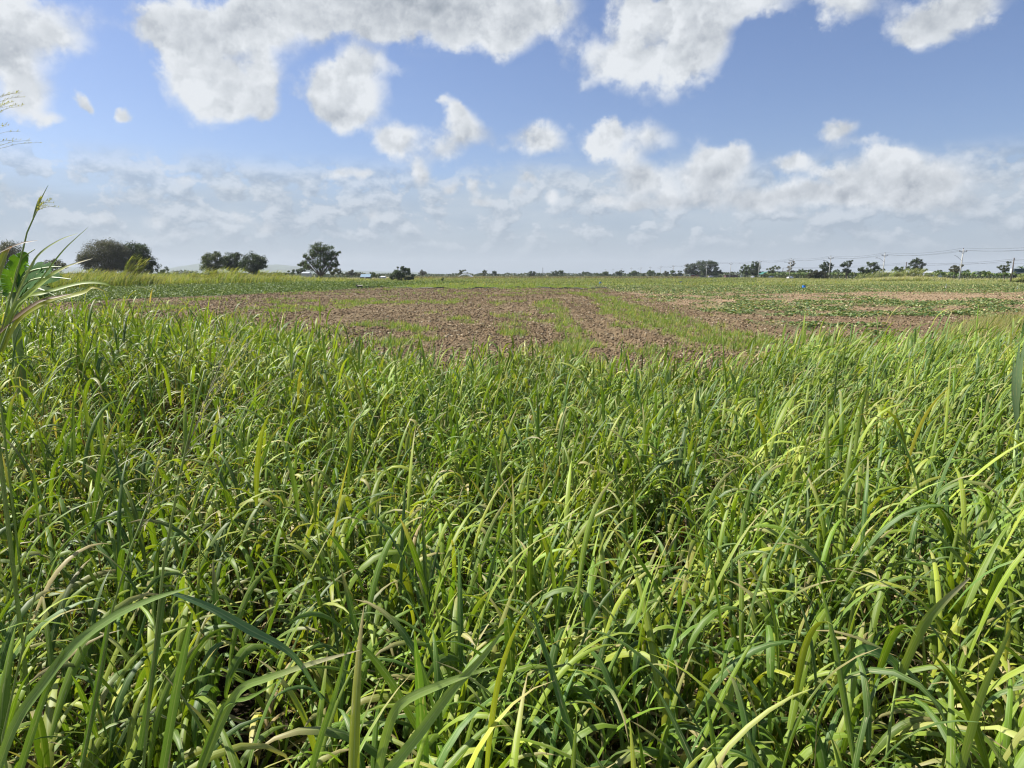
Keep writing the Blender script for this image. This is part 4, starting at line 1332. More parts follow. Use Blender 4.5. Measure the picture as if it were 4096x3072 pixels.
# netting shelter
k = 470 / 2844
x0, x1 = (3040 - 2048) * k, (3142 - 2048) * k
root = empty('netting_shelter', ((x0 + x1) / 2, 470, 0))
hw = (x1 - x0) / 2
b = MB(); n = 12
for i in range(n):
    a0, a1 = pi * i / n, pi * (i + 1) / n
    for (ya, yb) in ((0, 10),):
        p = lambda a, y, r: (-cos(a) * hw * (1 if r else .985), y, 2.6 + sin(a) * (1.9 if r else 1.8))
        b.add([p(a0, ya, 1), p(a1, ya, 1), p(a1, yb, 1), p(a0, yb, 1), p(a0, ya, 0), p(a1, ya, 0), p(a1, yb, 0), p(a0, yb, 0)], [(0, 1, 2, 3), (4, 7, 6, 5), (0, 4, 5, 1), (3, 2, 6, 7)])
b.build('roof', M['greennet'], root)
for sx in (-1, -.33, .33, 1):
    b = MB(); b.tube([(sx * hw * .97, .1, 0), (sx * hw * .97, .1, 2.7)], .08, 6); b.build('post', M['steel'], root)
tag(root, 'dark green netting roof above the banana row beneath the flat-topped tree', 'shelter')

# bus shelter in front of the great tree
Yb = 574; k = Yb / 2844
def kx(U): return (U - 2048) * k
cx = kx(2766)
root = empty('bus_shelter', (cx, Yb, 0))
b = MB(); b.box(kx(2746) - cx, kx(2771) - cx, -.2, 2.6, 2.15, 2.32); b.build('roof', M['white'], root)
b = MB(); b.box(kx(2756) - cx, kx(2770) - cx, .1, .22, .1, 2.05); b.build('red_panel', M['redpanel'], root)
b = MB(); b.box(kx(2774) - cx, kx(2788) - cx, .1, .22, .1, 2.0); b.build('red_panel', M['redpanel'], root)
b = MB(); b.box(kx(2732) - cx, kx(2745) - cx, .3, .42, 0, 1.7); b.build('side_panel', M['darkpanel'], root)
for U in (2748, 2755, 2771):
    b = MB(); b.tube([(kx(U) - cx, .0, 0), (kx(U) - cx, .0, 2.15)], .08, 6); b.build('post', M['steel'], root)
b = MB(); b.box(kx(2749) - cx, kx(2753) - cx, -.1, .1, .9, 2.0); b.build('notice_board', M['white'], root)
tag(root, 'roadside shelter with white roof and red panels under the great tree', 'shelter')

Yb = 560; k = Yb / 2844
root = empty('road_sign', (kx(2813), Yb - 6, 0))
b = MB(); b.tube([(-.5, .1, 0), (-.5, .1, 1.1)], .05, 6); b.tube([(.5, .1, 0), (.5, .1, 2.6)], .05, 6); b.build('post', M['steel'], root)
b = MB(); b.box(-.9, .9, -.03, .03, .55, 1.95); b.build('board', M['yellow'], root, bevel=.02)
b = MB(); b.box(-.1, .45, -.045, -.032, 1.05, 1.5); b.build('emblem', M['darkpanel'], root)
tag(root, 'square yellow sign standing left of the silver-lilac car', 'sign')

root = empty('fence', (kx(2840), Yb + 8, 0))
for i in range(10):
    x = kx(2792 + i * 11) - kx(2840)
    b = MB(); b.tube([(x, 0, 0), (x, 0, 2.0)], .06, 5); b.build('fence_post', M['wood'], root)
b = MB()
x0 = kx(2792) - kx(2840); x1 = kx(2891) - kx(2840)
for i in range(9):
    b.box(x0, x1, .05, .10, .15 + i * .2, .28 + i * .2)
b.build('rails', M['darkpanel'], root)
tag(root, 'dark fence along the road in front of the great tree', 'fence')

root = empty('wall_building', (kx(2917), Yb, 0))
hw = (kx(2941) - kx(2894)) / 2
b = MB(); b.box(-hw, hw, 0, 5, 0, 1.95); b.build('wall', M['brownpanel'], root)
b = MB(); b.box(-hw - .25, hw * .8, -.25, 5.2, 1.95, 2.2); b.build('roof', M['darkpanel'], root)
for i in range(3):
    b = MB(); b.box(-hw * .6 + i * hw * .55, -hw * .6 + i * hw * .55 + hw * .3, -.04, .05, .9, 1.4); b.build('window', M['darkpanel'], root)
tag(root, 'long low dark brown building right of the great tree', 'building')

root = empty('gate_pillar', (kx(2955), Yb, 0))
b = MB(); b.box(-.7, -.35, 0, .35, 0, 2.0); b.box(.35, .7, 0, .35, 0, 2.0); b.build('pillar', M['palegrey'], root)
b = MB(); b.box(-.75, .75, -.03, .38, 2.0, 2.3); b.build('lintel', M['palegrey'], root)
tag(root, 'small pale gateway right of the low brown building', 'gateway')

# raised building at the right edge
Yb = 232; k = Yb / 2844
root = empty('raised_building', (kx(4070), Yb, 0))
o0 = kx(4070)
b = MB(); b.box(kx(4034) - o0, kx(4088) - o0, 0, 2.5, 3.05, 4.28)
b.build('upper_storey', M['slate'], root)
b = MB(); b.box(kx(4024) - o0, kx(4034) - o0 - .01, .1, 1.2, 2.3, 4.3); b.build('side_wall', M['palegrey'], root)
b = MB(); b.box(kx(4020) - o0, kx(4120) - o0, -.3, 2.8, 2.8, 3.04); b.build('floor_slab', M['palegrey'], root)
b = MB(); b.box(kx(4034) - o0, kx(4115) - o0, 1.0, 2.6, 0, 2.79); b.build('ground_wall', M['darkpanel'], root)
for U in (4026, 4045, 4064, 4084, 4110):
    b = MB(); b.box(kx(U) - o0 - .12, kx(U) - o0 + .12, -.1, .14, 0, 2.79); b.build('column', M['palegrey'], root)
b = MB(); b.box(kx(4060) - o0, kx(4084) - o0, -.06, -.01, 3.1, 4.36); b.build('panel', M['slate'], root)
tag(root, 'dark slate-green raised building on pale columns at the right edge', 'building')


# ------------------------------------------------------------------ banana row beyond the road
def leafstrip(pts, widths, up=(0, 0, 1), droop=.0, fold=.2, torn=0, S=None):
    """hero leaf: ribbon along 3-D points (smoothed) with three vertices across; returns arrays"""
    pts = np.array(pts, float)
    n0 = len(pts)
    S = S or 18
    tt = np.linspace(0, n0 - 1, S + 1)
    # Catmull-Rom
    P = []
    for t in tt:
        i = min(int(t), n0 - 2); f = t - i
        p0 = pts[max(i - 1, 0)]; p1 = pts[i]; p2 = pts[i + 1]; p3 = pts[min(i + 2, n0 - 1)]
        P.append(.5 * ((2 * p1) + (-p0 + p2) * f + (2 * p0 - 5 * p1 + 4 * p2 - p3) * f * f + (-p0 + 3 * p1 - 3 * p2 + p3) * f ** 3))
    P = np.array(P)
    w = np.interp(np.linspace(0, 1, S + 1), np.linspace(0, 1, len(widths)), widths) / 2
    T = np.gradient(P, axis=0); T /= np.linalg.norm(T, axis=1)[:, None] + 1e-9
    up = np.array(up, float)
    side = np.cross(T, up); side /= np.linalg.norm(side, axis=1)[:, None] + 1e-9
    N = np.cross(side, T)
    V = np.stack([P - side * w[:, None] + N * (w * fold)[:, None], P, P + side * w[:, None] + N * (w * fold)[:, None]], 1).reshape(-1, 3)
    f = []
    for i in range(S):
        for j in range(2):
            a = i * 3 + j
            f.append([a, a + 1, a + 4, a + 3])
    s = np.linspace(0, 1, S + 1)
    uv = np.stack([np.tile([0, .5, 1.], S + 1), np.repeat(s, 3)], -1)
    return V, np.array(f), uv


def hero_leaf(name, pts, widths, col, parent, mat='blade', tip=None, up=(0, 0, 1), fold=.25, S=None):
    V, Fq, uv = leafstrip(pts, widths, up, fold=fold, S=S)
    c = np.tile(np.array(col, float), (len(V), 1))
    if tip is not None:
        k = sstep(uv[:, 1], .55, .95)[:, None]
        c = c * (1 - k) + np.array(tip) * k
    org = np.array(parent.location) if parent is not None else np.zeros(3)
    return npmesh(name, V - org, Fq, M[mat], parent, uv=uv, col=c, smooth=True)


def small_banana():
    parts = []
    n = 9
    az = rng.random(n) * 2 * pi
    V, Fq, U, C = blades(np.zeros(n), np.zeros(n), np.full(n, 1.7), az, R(80) - rng.random(n) * R(20), 1.5 + .6 * rng.random(n), R(60) + rng.random(n) * R(60), np.full(n, .42), 5,
                         pick(n, [(.06, .12, .03), (.10, .17, .04), (.17, .22, .07), (.22, .24, .10)], [3, 3, 2, 1]), three=True, base_w=.3)
    parts.append((V, Fq, U, C))
    for a in (0, pi / 2):
        parts.append(blades(np.zeros(1), np.zeros(1), np.zeros(1), np.array([a]), np.array([R(89)]), np.array([1.9]), np.array([.02]), np.array([.26]), 3, np.array([[.18, .19, .09]]), three=True, fold=.9, base_w=1))
    V, Fq, U, C = join(parts)
    return npmesh('banana_plant', V, Fq, M['crown'], uv=U, col=C)


protos = [small_banana() for _ in range(5)]
first = [True] * 5
cnt = 0
for row in range(2):
    Yd = 208.0 + row * 1.2
    while Yd < 450:
        x = 158 + row * 3.2 + rng.normal() * .6
        U = x / Yd * 2844 + 2048
        if not (3440 < U < 3700) and U < 4100:
            q = int(rng.integers(0, 5))
            if first[q]:
                o = protos[q]; first[q] = False
            else:
                o = protos[q].copy(); COL.objects.link(o)
            o.location = (x, Yd + rng.normal() * .3, 0)
            o.rotation_euler = (0, 0, rng.random() * 6.28)
            s = (.85 + .35 * rng.random()) * (1.0 + (Yd - 208) / 242 * .18)
            o.scale = (s, s, s)
            tag(o, 'banana plant in the long ragged row beyond the road at right', 'banana plant', 'banana plants in rows beyond the road')
            cnt += 1
        Yd += 2.5 + rng.random() * .5

# palm behind the raised building
b = at(4082, 1100, 246)
root = empty('palm_tree', (b[0], 246, 0))
t_ = MB(); t_.tube([(0, 0, -.1), (.1, 0, 2.5), (.05, 0, 4.6)], [.22, .17, .14], 8); t_.build('trunk', M['greybark'], root, smooth=True)
n = 16
P = blades(np.zeros(n), np.zeros(n), np.full(n, 4.5), np.arange(n) * 2.4, R(60) - rng.random(n) * R(50), 1.8 + .5 * rng.random(n), R(50) + rng.random(n) * R(50), np.full(n, .30), 6, pick(n, MID, [1, 1, 1]), base_w=.3)
npmesh('fronds', *P[:2], M['crown'], root, uv=P[2], col=P[3])
tag(root, 'small palm tree showing above the slate-green building at right', 'palm')


# ------------------------------------------------------------------ barrels, pipe, stakes, spray, dog
def barrel(label, U, V, h, r, mat, tilt, inner=True):
    x, y = gp(U, V)
    root = empty('barrel', (x, y, relief(np.array([x]), np.array([y]))[0] - .03))
    root.rotation_euler = (0, tilt, 0)
    b = MB()
    prof = [(r * .96, 0), (r, .04), (r, h * .30), (r * 1.04, h * .33), (r, h * .36), (r, h * .64), (r * 1.04, h * .67), (r, h * .70), (r, h * .97), (r * .97, h)]
    b.tube([(0, 0, p[1]) for p in prof], [p[0] for p in prof], 20, cap=False)
    b.add([(r * .96 * cos(2 * pi * k / 20), r * .96 * sin(2 * pi * k / 20), .01) for k in range(20)], [tuple(range(20))])
    b.build('drum', M[mat], root, smooth=True)
    b = MB(); b.tube([(0, 0, h - .06), (0, 0, h - .005)], [r * .93, r * .95], 20); b.build('lid', M['darkblue'], root)
    b = MB(); b.tube([(0, 0, h - .03), (0, 0, h + .015)], r * 1.045, 20, cap=False); b.build('rim', M['darkblue'], root)
    tag(root, label, 'barrel', 'blue barrels left in the field')


barrel('bright blue tilted barrel standing among the vines at right', 3214, 1155, .66, .29, 'blueplastic', R(7))
barrel('small blue barrel on the far grass right of the centre', 2401, 1137, .62, .30, 'blueplastic', R(0))
barrel('small dark blue barrel on the far grass below the great tree', 2725, 1132, .5, .40, 'darkblue', R(0))

b = MB()
pp = []
for U, V in [(1440, 1153), (1500, 1151), (1540, 1150), (1578, 1151.5), (1625, 1152.5), (1680, 1155), (1740, 1156), (1800, 1155), (1860, 1157), (1922, 1154.5), (1960, 1152.5), (2022, 1154), (2093, 1151), (2131, 1150), (2160, 1152.5), (2200, 1156), (2242, 1155), (2290, 1155), (2335, 1158.5), (2368, 1156), (2403, 1153), (2470, 1158), (2530, 1157), (2600, 1155)]:
    x, y = gp(U, V)
    pp.append((x, y))
pp = np.array(pp)
tt = np.linspace(0, len(pp) - 1, 160)
xs_ = np.interp(tt, np.arange(len(pp)), pp[:, 0]); ysm = np.interp(tt, np.arange(len(pp)), pp[:, 1])
zs_ = relief(xs_, ysm) + .12 + .07 * np.sin(tt * 2.3) + .05 * np.sin(tt * 5.1)
b.tube(list(zip(xs_, ysm, zs_)), .075, 8)
tag(b.build('irrigation_pipe', M['hose'], smooth=True), 'long black irrigation pipe lying across the far end of the ploughed soil', 'pipe')

for (U, V, h, lb) in ((3782, 1158, .95, 'pale upright stake among the vines below the tallest pole'), (4068, 1162, .70, 'shorter pale stake among the vines at the right edge')):
    x, y = gp(U, V)
    root = empty('garden_stake', (x, y, 0))
    b = MB(); b.tube([(0, 0, -.1), (.03, 0, h * .6), (.06, 0, h)], [.07, .055, .03], 6); b.build('stick', M['palegrey'], root)
    P = blades(np.zeros(8), np.zeros(8), np.full(8, h * .3) + rng.random(8) * h * .5, rng.random(8) * 6.28, np.full(8, 1.2), np.full(8, .3), np.full(8, 1.0), np.full(8, .07), 4, pick(8, [(.30, .40, .15)], [1]))
    npmesh('shoots', *P[:2], M['far_blade'], root, uv=P[2], col=P[3])
    tag(root, lb, 'stake')

# spray of a far sprinkler
Yb = 480
p0 = at(1833, 1106, Yb)
root = empty('water_spray', (p0[0], Yb, .0))
n = 2600
t = rng.random(n) ** .8
span = 58 * Yb / 2844
hx = t * span; hz = 2.3 * 4 * t * (1 - t) * .95 + .9
s = .05 + .10 * t
sp = .10 + .9 * t
P = np.stack([hx + rng.normal(size=n) * sp * .3, rng.normal(size=n) * sp, np.maximum(.1, hz - np.abs(rng.normal(size=n)) * sp * .7)], -1)
a = rng.normal(size=(n, 3)); a /= np.linalg.norm(a, axis=1)[:, None]
b_ = np.cross(a, rng.normal(size=(n, 3))); b_ /= np.linalg.norm(b_, axis=1)[:, None]
V4 = np.stack([P - a * s[:, None], P - b_ * s[:, None], P + a * s[:, None], P + b_ * s[:, None]], 1).reshape(-1, 3)
npmesh('droplets', V4, (np.arange(n)[:, None] * 4 + np.arange(4)[None]), leafmat('water_droplet', .5, .2, .5, midrib=False, tint=(1, 1, 1)), root, col=np.tile([.75, .80, .84], (n * 4, 1)))
b = MB(); b.tube([(0, 0, 0), (0, 0, .9), (.35, 0, 1.1)], .05, 6); b.build('nozzle', M['steel'], root)
tag(root, 'white arc of sprinkler water below the isolated leaning tree', 'sprinkler')


def dog():
    x, y = gp(1437, 1156)
    root = empty('dog', (x, y, .0))
    v = [(.0, 0, .52), (.25, 0, .53), (.45, 0, .55), (-.22, 0, .55), (-.38, 0, .60), (-.50, 0, .66), (-.62, 0, .60)]
    r = [.15, .16, .12, .15, .10, .095, .05]
    e = [(0, 1), (1, 2), (0, 3), (3, 4), (4, 5), (5, 6)]
    def leg(root_i, sx, pts, rr):
        p = root_i
        for q, w in zip(pts, rr):
            v.append((q[0], sx * .085, q[1])); r.append(w); e.append((p, len(v) - 1)); p = len(v) - 1
    for s in (-1, 1):
        leg(3, s, [(-.22 + s * .03, .38), (-.23 + s * .05, .2), (-.22 + s * .06, .03), (-.27 + s * .06, .02)], [.06, .035, .03, .03])
        leg(2, s, [(.40 + s * .03, .40), (.36 + s * .05, .30), (.47 + s * .05, .18), (.43 + s * .05, .03), (.38 + s * .05, .02)], [.08, .05, .035, .03, .03])
    b0 = len(v); v.append((.58, 0, .60)); r.append(.035); e.append((2, b0)); v.append((.70, 0, .50)); r.append(.02); e.append((b0, b0 + 1))
    me = bpy.data.meshes.new('body'); me.from_pydata(v, e, [])
    m, t = new_mat('dog_coat')
    oc = t.n('ShaderNodeTexCoord').outputs['Object']
    s = t.n('ShaderNodeSeparateXYZ'); t.put(s.inputs[0], oc)
    nz = t.noise(oc, 3.0, 2.0, .5)[0]
    k = t.m('MULTIPLY', t.mr(s.outputs[0], -.26, -.20), t.mr(t.m('ADD', s.outputs[2], t.m('MULTIPLY', nz, .2)), .60, .66))
    p = t.n('ShaderNodeBsdfPrincipled'); t.put(p.inputs['Base Color'], t.mix(k, rgba((.03, .028, .025)), rgba((.72, .68, .52)))); p.inputs['Roughness'].default_value = .8
    finish(m, t, p.outputs[0])
    me.materials.append(m)
    o = bpy.data.objects.new('body', me); COL.objects.link(o); o.parent = root
    sk = o.modifiers.new('skin', 'SKIN')
    for i, w in enumerate(r):
        me.skin_vertices[0].data[i].radius = (w, w)
    me.skin_vertices[0].data[0].use_root = True
    o.modifiers.new('sub', 'SUBSURF').levels = 1
    o.modifiers['sub'].render_levels = 2
    for s in (-1, 1):
        b = MB(); b.add([(-.47, s * .05, .73), (-.42, s * .08, .72), (-.45, s * .09, .83), (-.44, s * .055, .725)], [(0, 1, 2), (1, 3, 2), (0, 2, 3), (0, 3, 1)]); b.build('ear', m, root)
    tag(root, 'black and pale dog standing at the edge of the left weeds', 'dog')


dog()


# ------------------------------------------------------------------ banana plant at the left
def banana_leaf(pts, width, root, col, name='leaf', up=(0, 0, 1), tear=.5, fold=.35):
    """broad leaf: midrib and two halves cut by tears"""
    pts = np.array(pts, float)
    S = 34
    V0, _, uv0 = leafstrip(pts, [.03] * 3, up, fold=0, S=S)
    C = V0[1::3]
    T = np.gradient(C, axis=0); T /= np.linalg.norm(T, axis=1)[:, None]
    side = np.cross(T, np.array(up, float)); side /= np.linalg.norm(side, axis=1)[:, None]
    N = np.cross(side, T)
    Vs, Fs, U, b = [], [], [], 0
    s = np.linspace(0, 1, S + 1)
    prof = np.sin(np.clip(s * 1.15 + .06, 0, 1) * pi) ** .45 * (1 - .35 * s)
    for sg in (-1, 1):
        i = 0
        while i < S:
            seg = min(int(rng.integers(1, 4)), S - i)
            lag = (rng.random() - .3) * .012
            dr = rng.random() ** 2 * tear * .5
            for k in range(seg + 1):
                j = i + k
                w = width * .5 * prof[j] * (1 - .08 * rng.random())
                pinch = (k - seg / 2) * .03 / max(seg, 1)
                a = C[j]
                m1 = C[j] + sg * side[j] * w * .5 + N[j] * w * fold * .5 * (1 - dr)
                m2 = C[j] + sg * side[j] * w * (1 - dr * .4) + N[j] * w * (fold * .7 - dr * 1.3) + T[j] * (lag - pinch) * w * 2
                Vs += [a, m1, m2]; U += [(.5, s[j]), (.5 + sg * .25, s[j]), (.5 + sg * .5, s[j])]
            for k in range(seg):
                for c in range(2):
                    q = b + k * 3 + c
                    Fs.append([q, q + 1, q + 4, q + 3])
            b = len(Vs)
            i += seg
    org = np.array(root.location)
    V = np.array(Vs) - org
    cc = np.tile(np.array(col, float), (len(V), 1)) * (.85 + .3 * rng.random((len(V), 1)))
    lf = npmesh(name, V, np.array(Fs), M['banana'], root, uv=np.array(U), col=cc, smooth=False)
    m = MB(); m.tube([tuple(p - org) for p in C[::3]], list(np.linspace(.018, .004, len(C[::3]))), 5)
    m.build('midrib', M['stalk'], lf)
    return lf


M['stalk'] = plain('green_stalk', (.22, .30, .08), .5, var=.2, scale=10)
Yb = 7.5
c0 = at(70, 1290, Yb)
root = empty('banana_plant', (c0[0] - .05, Yb, 0))
t_ = MB(); t_.tube([(0, 0, -.02), (.02, 0, .9), (.03, 0, 1.75), (.03, 0, 2.22)], [.075, .06, .045, .03], 10)
t_.build('stem', M['stalk'], root, smooth=True)
A = lambda U, V, Y=Yb: at(U, V, Y)
banana_leaf([A(72, 1165), A(60, 1120), A(85, 1040), A(142, 995)], .34, root, (.10, .20, .028), up=(.3, -1, .35), tear=.5, fold=.1)
banana_leaf([A(70, 1170), A(110, 1095, 7.4), A(180, 1072, 7.3), A(250, 1066, 7.2)], .30, root, (.045, .11, .028), up=(0, -.9, .6), tear=.7, fold=.1)
banana_leaf([A(75, 1175), A(120, 1125, 7.3), A(200, 1110, 7.1), A(290, 1118, 7.0)], .34, root, (.05, .12, .03), up=(0, -.85, .6), tear=.9, fold=.1)
banana_leaf([A(75, 1180), A(120, 1155, 7.2), A(170, 1160, 7.0), A(240, 1195, 6.9)], .30, root, (.06, .10, .03), up=(0, -.8, .6), tear=1.1, fold=.05)
banana_leaf([A(66, 1170), A(40, 1120, 7.6), A(25, 1090, 7.8), A(-30, 1110, 7.9)], .36, root, (.06, .14, .03), up=(0, -.8, .6), tear=.8, fold=.1)
tag(root, 'banana plant with torn drooping leaves at the left edge', 'banana plant')


# ------------------------------------------------------------------ tall single stalks near the camera
LG = (.17, .28, .045); YG = (.33, .36, .05); DG = (.10, .19, .045); BR = (.20, .13, .085); ST = (.45, .40, .24)


def panicle(root, base, tip, n=22, spread=.28, droop=.10, col=(.26, .27, .12), r=.0008, sidev=None, lim=None):
    """airy seed head: fine branches with tiny seeds"""
    base = np.array(base, float); tip = np.array(tip, float)
    org = np.array(root.location)
    ax = tip - base; L = np.linalg.norm(ax); ax /= L
    b = MB()
    seeds = []
    b.tube([tuple(base - org), tuple(base + ax * L * .5 - org), tuple(tip - org)], [r * 2, r * 1.6, r], 4)
    for i in range(n):
        t = (i + .3) / n * .85
        p = base + ax * L * t
        a = rng.random() * 2 * pi
        d = np.array([cos(a), sin(a), 0.0]) + ax * 1.5 + np.array([.8, 0, 0])
        d /= np.linalg.norm(d)
        ll = spread * (1 - .55 * t) * (.7 + .5 * rng.random())
        P = [p + d * ll * s + np.array([0, 0, -droop * s * s * ll / spread]) for s in (0, .33, .66, 1)]
        b.tube([tuple(q - org) for q in P], [r, r * .8, r * .6, r * .4], 3, cap=False)
        for k in range(16):
            s = .25 + .75 * rng.random()
            q = p + d * ll * s + np.array([0, 0, -droop * s * s * ll / spread]) - org
            e = rng.normal(size=3); e /= np.linalg.norm(e)
            seeds.append((q, q + (e * .5 + d * .8) * .010))
    h = b.build('seed_head', M['stalk2'], root)
    h['kind'] = 'stuff'
    V, Fq = [], []
    for (p, q) in seeds:
        m = (p + q) / 2
        w = np.array([.0016, .0006, .0010])
        i = len(V)
        V += [p, m + w, q, m - w]; Fq.append([i, i + 1, i + 2, i + 3])
    sm = npmesh('seeds', np.array(V), np.array(Fq), M['far_blade'], h, col=np.tile(col, (len(V), 1)))
    sm['kind'] = 'stuff'
    return h


M['stalk2'] = plain('dry_stalk', (.20, .20, .11), .6, var=.2, scale=20)


def stalk(label, Y0, pts, rad, leaves, pan=None, mat='stalk', name='grass_stalk', cat='grass stalk'):
    """pts/leaves in photo pixels with own distance: (U, V[, Y])"""
    W3 = lambda p: at(p[0], p[1], p[2] if len(p) > 2 else Y0)
    P = [W3(p) for p in pts]
    foot = P[0].copy()
    root = empty(name, (foot[0], foot[1], 0))
    org = np.array(root.location)
    low = [np.array([foot[0], foot[1] + .02, 0.0])] if foot[2] > .05 else []
    Q = low + P
    b = MB(); b.tube([tuple(p - org) for p in Q], list(np.linspace(rad, rad * .45, len(Q))), 7)
    b.build('stem', M[mat], root, smooth=True)
    for lf in leaves:
        lp, wd, c = lf[:3]
        tip = lf[3] if len(lf) > 3 else None
        up = lf[4] if len(lf) > 4 else (.2, -.75, .65)
        hero_leaf('leaf', [W3(p) for p in lp], wd, c, root, tip=tip, up=up, S=20)
    if pan:
        for (b0, b1, n, sp, dr) in pan:
            panicle(root, W3(b0), W3(b1), n, sp, dr)
    return tag(root, label, cat)


# cluster at the left edge
stalk('tall leaning grass stalk with narrow seed spike high above the left edge', 2.6,
      [(-20, 1420), (30, 1230), (75, 1070), (108, 930), (135, 870), (160, 820)], .0042,
      [([(135, 870), (150, 830), (168, 790), (193, 740)], [.008, .008, .005, .001], (.16, .22, .08)),
       ([(132, 880), (145, 830), (155, 800), (165, 782)], [.006, .006, .004, .001], (.16, .22, .08)),
       ([(-15, 1400), (30, 1290), (110, 1190), (215, 1050), (270, 985), (352, 910)], [.006, .009, .009, .008, .006, .001], (.21, .29, .06)),
       ([(-10, 1380), (50, 1230), (120, 1075), (165, 1010), (240, 960), (310, 934)], [.006, .009, .011, .010, .006, .001], (.30, .36, .14))],
      pan=[((140, 860), (165, 800), 9, .08, .03)])
stalk('leaning stalk with long arched yellow-green leaves at the left edge', 2.3,
      [(-40, 1520), (0, 1400), (40, 1290)], .006,
      [([(0, 1400), (60, 1240), (170, 1130), (260, 1070), (370, 1034)], [.015, .022, .019, .009, .001], (.28, .37, .05), ST),
       ([(-5, 1395), (70, 1215), (200, 1165), (330, 1132), (420, 1135), (468, 1158)], [.012, .018, .014, .011, .009, .001], (.24, .33, .05)),
       ([(10, 1410), (70, 1290), (190, 1210), (330, 1172), (372, 1150), (430, 1170)], [.012, .020, .018, .016, .008, .001], YG, (.50, .44, .10)),
       ([(0, 1330), (40, 1290), (150, 1210), (240, 1185), (290, 1175)], [.012, .018, .013, .008, .001], BR)])
stalk('stalk with ochre-tipped leaf and thin purple seed spike crossing the left edge', 2.1,
      [(-60, 1300), (-40, 1120), (-20, 1060)], .005,
      [([(-30, 1150), (0, 1070), (25, 1010), (48, 985)], [.03, .030, .020, .004], (.24, .28, .05), (.42, .20, .05)),
       ([(-40, 1030), (30, 995), (90, 972), (150, 962)], [.004, .005, .006, .001], (.26, .20, .17))])
# panicle at the upper left, from a stalk left of the frame
stalk('airy seed head with fine drooping branches entering at the upper left', 2.4,
      [(-150, 1500), (-120, 900), (-95, 640), (-60, 480)], .004, [],
      pan=[((-100, 640), (-20, 350), 20, .19, .05)], mat='stalk2')
# foreground stems bottom left
stalk('thin dark green stalk rising through the lower left with an airy seed head', 1.5,
      [(560, 3200), (600, 2780), (655, 2250), (720, 1900), (800, 1560), (820, 1480)], .0042,
      [([(560, 3000), (610, 2700), (655, 2400), (672, 2360)], [.012, .014, .010, .003], (.12, .21, .05))],
      pan=[((735, 1830), (900, 1400), 15, .30, .02)], mat='stalk')
stalk('second thin pale stalk leaning across the lower left', 1.45,
      [(300, 3200), (380, 2800), (450, 2440), (520, 2200), (600, 2000)], .0036,
      [([(330, 3050), (400, 2700), (430, 2520), (455, 2400)], [.012, .015, .010, .002], (.13, .23, .04))],
      pan=[((560, 2120), (640, 1840), 7, .16, .02)])
stalk('slim bluish stalk at the bottom left corner', 1.35,
      [(10, 2950), (80, 2640), (130, 2420), (170, 2260)], .0030, [])
stalk('broad arching leaf sweeping from the bottom left corner', 1.25,
      [(-40, 3200), (-10, 3080)], .006,
      [([(-20, 3120), (60, 2900), (170, 2740), (300, 2580), (450, 2470), (600, 2400), (760, 2350)], [.016, .020, .020, .019, .016, .010, .002], (.20, .30, .08)),
       ([(60, 3150), (120, 2960), (180, 2780), (260, 2600)], [.014, .016, .012, .002], LG)])
stalk('long pale leaf crossing the lower left towards the centre', 1.3,
      [(760, 3250), (800, 3100)], .006,
      [([(790, 3120), (880, 2900), (960, 2760), (1080, 2710), (1260, 2650), (1440, 2600)], [.016, .018, .017, .013, .009, .001], (.22, .32, .07), ST),
       ([(780, 3120), (840, 2950), (900, 2820), (1000, 2790), (1120, 2720)], [.010, .012, .010, .007, .001], LG)])
stalk('thick bright leaning shoot rising from the bottom edge left of centre', 1.25,
      [(1480, 3260), (1560, 3072)], .0068,
      [([(1555, 3085), (1680, 2930), (1800, 2770), (1920, 2640), (2025, 2505)], [.020, .020, .017, .012, .002], (.24, .35, .09), None, (.1, -.85, .5)),
       ([(1500, 3160), (1540, 2960), (1600, 2820), (1760, 2740), (1900, 2690), (2000, 2665)], [.014, .018, .018, .014, .008, .001], (.24, .34, .08))])
stalk('broad leaf folded over beside a thick stalk in the lower left', 1.3,
      [(660, 3260), (700, 3050)], .007,
      [([(640, 3150), (700, 2800), (740, 2600), (770, 2450)], [.016, .018, .014, .003], (.14, .24, .05)),
       ([(1290, 2800), (1170, 2620), (1000, 2520), (840, 2430), (680, 2368)], [.004, .011, .018, .014, .006], (.09, .17, .07)),
       ([(1220, 3180), (1280, 2960), (1340, 2780), (1395, 2560)], [.012, .013, .010, .002], LG)])
# lower right
stalk('long pale leaf slanting up at the lower right', 1.5,
      [(3820, 3300), (3840, 3100)], .006,
      [([(3830, 3120), (3880, 2920), (3930, 2760), (4010, 2580), (4050, 2500)], [.022, .026, .020, .012, .002], (.24, .33, .08))])
stalk('tall bright leaf standing above the grass right of the lower centre', 1.9,
      [(3560, 2900), (3600, 2650)], .006,
      [([(3600, 2700), (3680, 2520), (3760, 2420), (3880, 2310)], [.024, .030, .022, .003], (.26, .34, .07), ST),
       ([(3600, 2700), (3560, 2640), (3450, 2600), (3380, 2680), (3330, 2800)], [.02, .03, .03, .02, .004], (.10, .20, .045))])

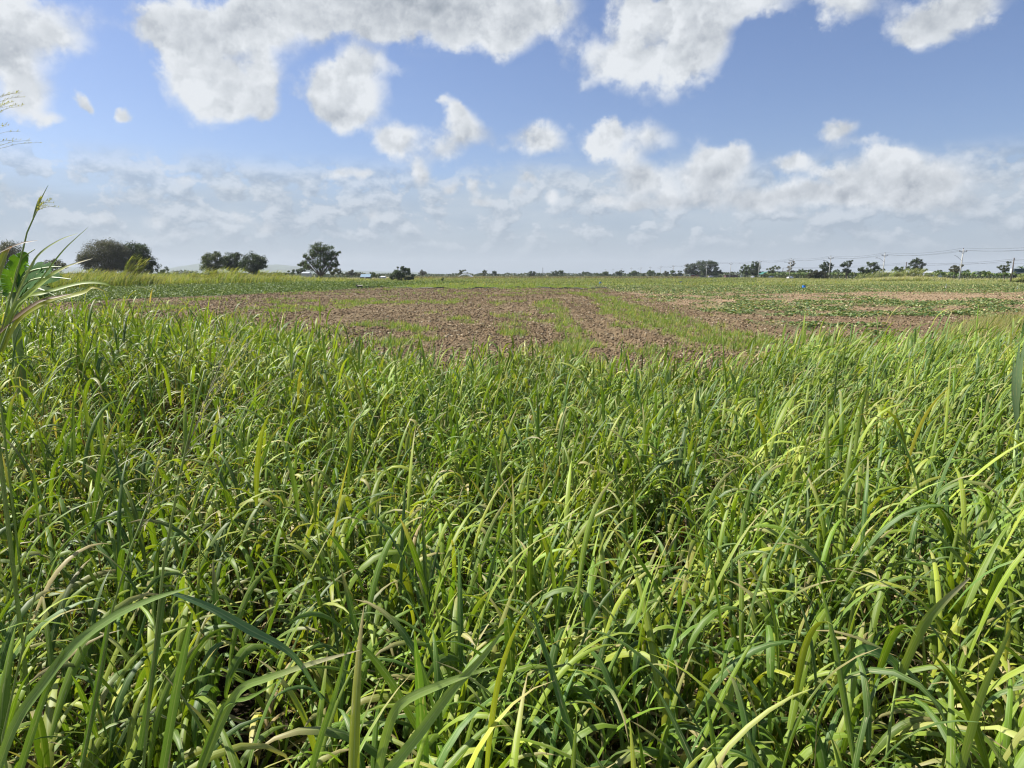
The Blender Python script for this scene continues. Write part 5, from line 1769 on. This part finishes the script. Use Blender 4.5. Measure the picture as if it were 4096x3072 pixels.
# blue-green fan leaf at the right edge
c0 = at(4080, 1720, 5.0)
root = empty('palm_seedling', (c0[0], 5.0, 0))
b = MB(); b.tube([(0, 0, 0), (.0, 0, .7), (-.02, 0, c0[2])], [.03, .022, .012], 7); b.build('stem', M['stalk'], root, smooth=True)
for (U, V, w_) in ((4078, 1372, .040), (4100, 1352, .034), (4056, 1440, .030)):
    hero_leaf('leaf', [at(4070, 1720, 5.0), at((U + 4070) / 2 - 8, (V + 1690) / 2, 4.95), at(U, V, 4.9)], [.02, w_, .004], (.22, .32, .17), root, up=(-.75, -.5, .3), S=12, fold=.1)
tag(root, 'blue-green seedling with three stiff upright leaves at the right edge', 'seedling')


# ------------------------------------------------------------------ far hills
def hill(pts, Yd, dep, seed):
    n = 90
    U = np.linspace(pts[0][0], pts[-1][0], n)
    V = np.interp(U, [p[0] for p in pts], [p[1] for p in pts])
    k = Yd / 2844
    x = (U - 2048) * k
    h = CAMZ + (1097.5 - V) * k + (fbm(U / 14, U * 0, seed) - .5) * 14 * (V < 1094)
    rows = 9
    g = []
    for j in range(rows):
        t = j / (rows - 1)
        pr = sin(pi * min(t / .55, 1) / 2) if t < .55 else cos(pi * (t - .55) / .45 / 2)
        g.append(np.stack([x, np.full(n, Yd + (t - .5) * dep), np.maximum(h * pr, -1) - (1 if pr < .05 else 0)], -1))
    Vv = np.array(g).reshape(-1, 3)
    i, j = np.meshgrid(np.arange(rows - 1), np.arange(n - 1), indexing='ij')
    b = (i * n + j).ravel()
    o = npmesh('hills', Vv, np.stack([b, b + 1, b + n + 1, b + n], -1), plain('hill_woodland', (.055, .085, .045), .9, var=.4, scale=.01), smooth=True)
    tag(o, kind='structure')


hill([(-400, 1090), (100, 1078), (280, 1068), (420, 1075), (620, 1082), (680, 1074), (740, 1068), (800, 1056), (860, 1050), (960, 1056), (1060, 1058), (1130, 1058), (1200, 1066), (1300, 1085), (1360, 1098)], 7600, 1500, 3)
hill([(1250, 1098), (1370, 1082), (1420, 1081), (1480, 1084), (1560, 1087), (1640, 1085), (1700, 1090), (1800, 1098)], 8200, 1300, 4)

# ------------------------------------------------------------------ the air
m, t = new_mat('haze')
vp = t.n('ShaderNodeVolumePrincipled')
vp.inputs['Color'].default_value = (.74, .80, .86, 1)
vp.inputs['Density'].default_value = .00010
vp.inputs['Anisotropy'].default_value = .1
o_ = t.n('ShaderNodeOutputMaterial')
m.node_tree.links.new(vp.outputs[0], o_.inputs['Volume'])
b = MB(); b.box(-9500, 9500, -300, 9500, -2.5, 190)
tag(b.build('haze', m), kind='stuff')
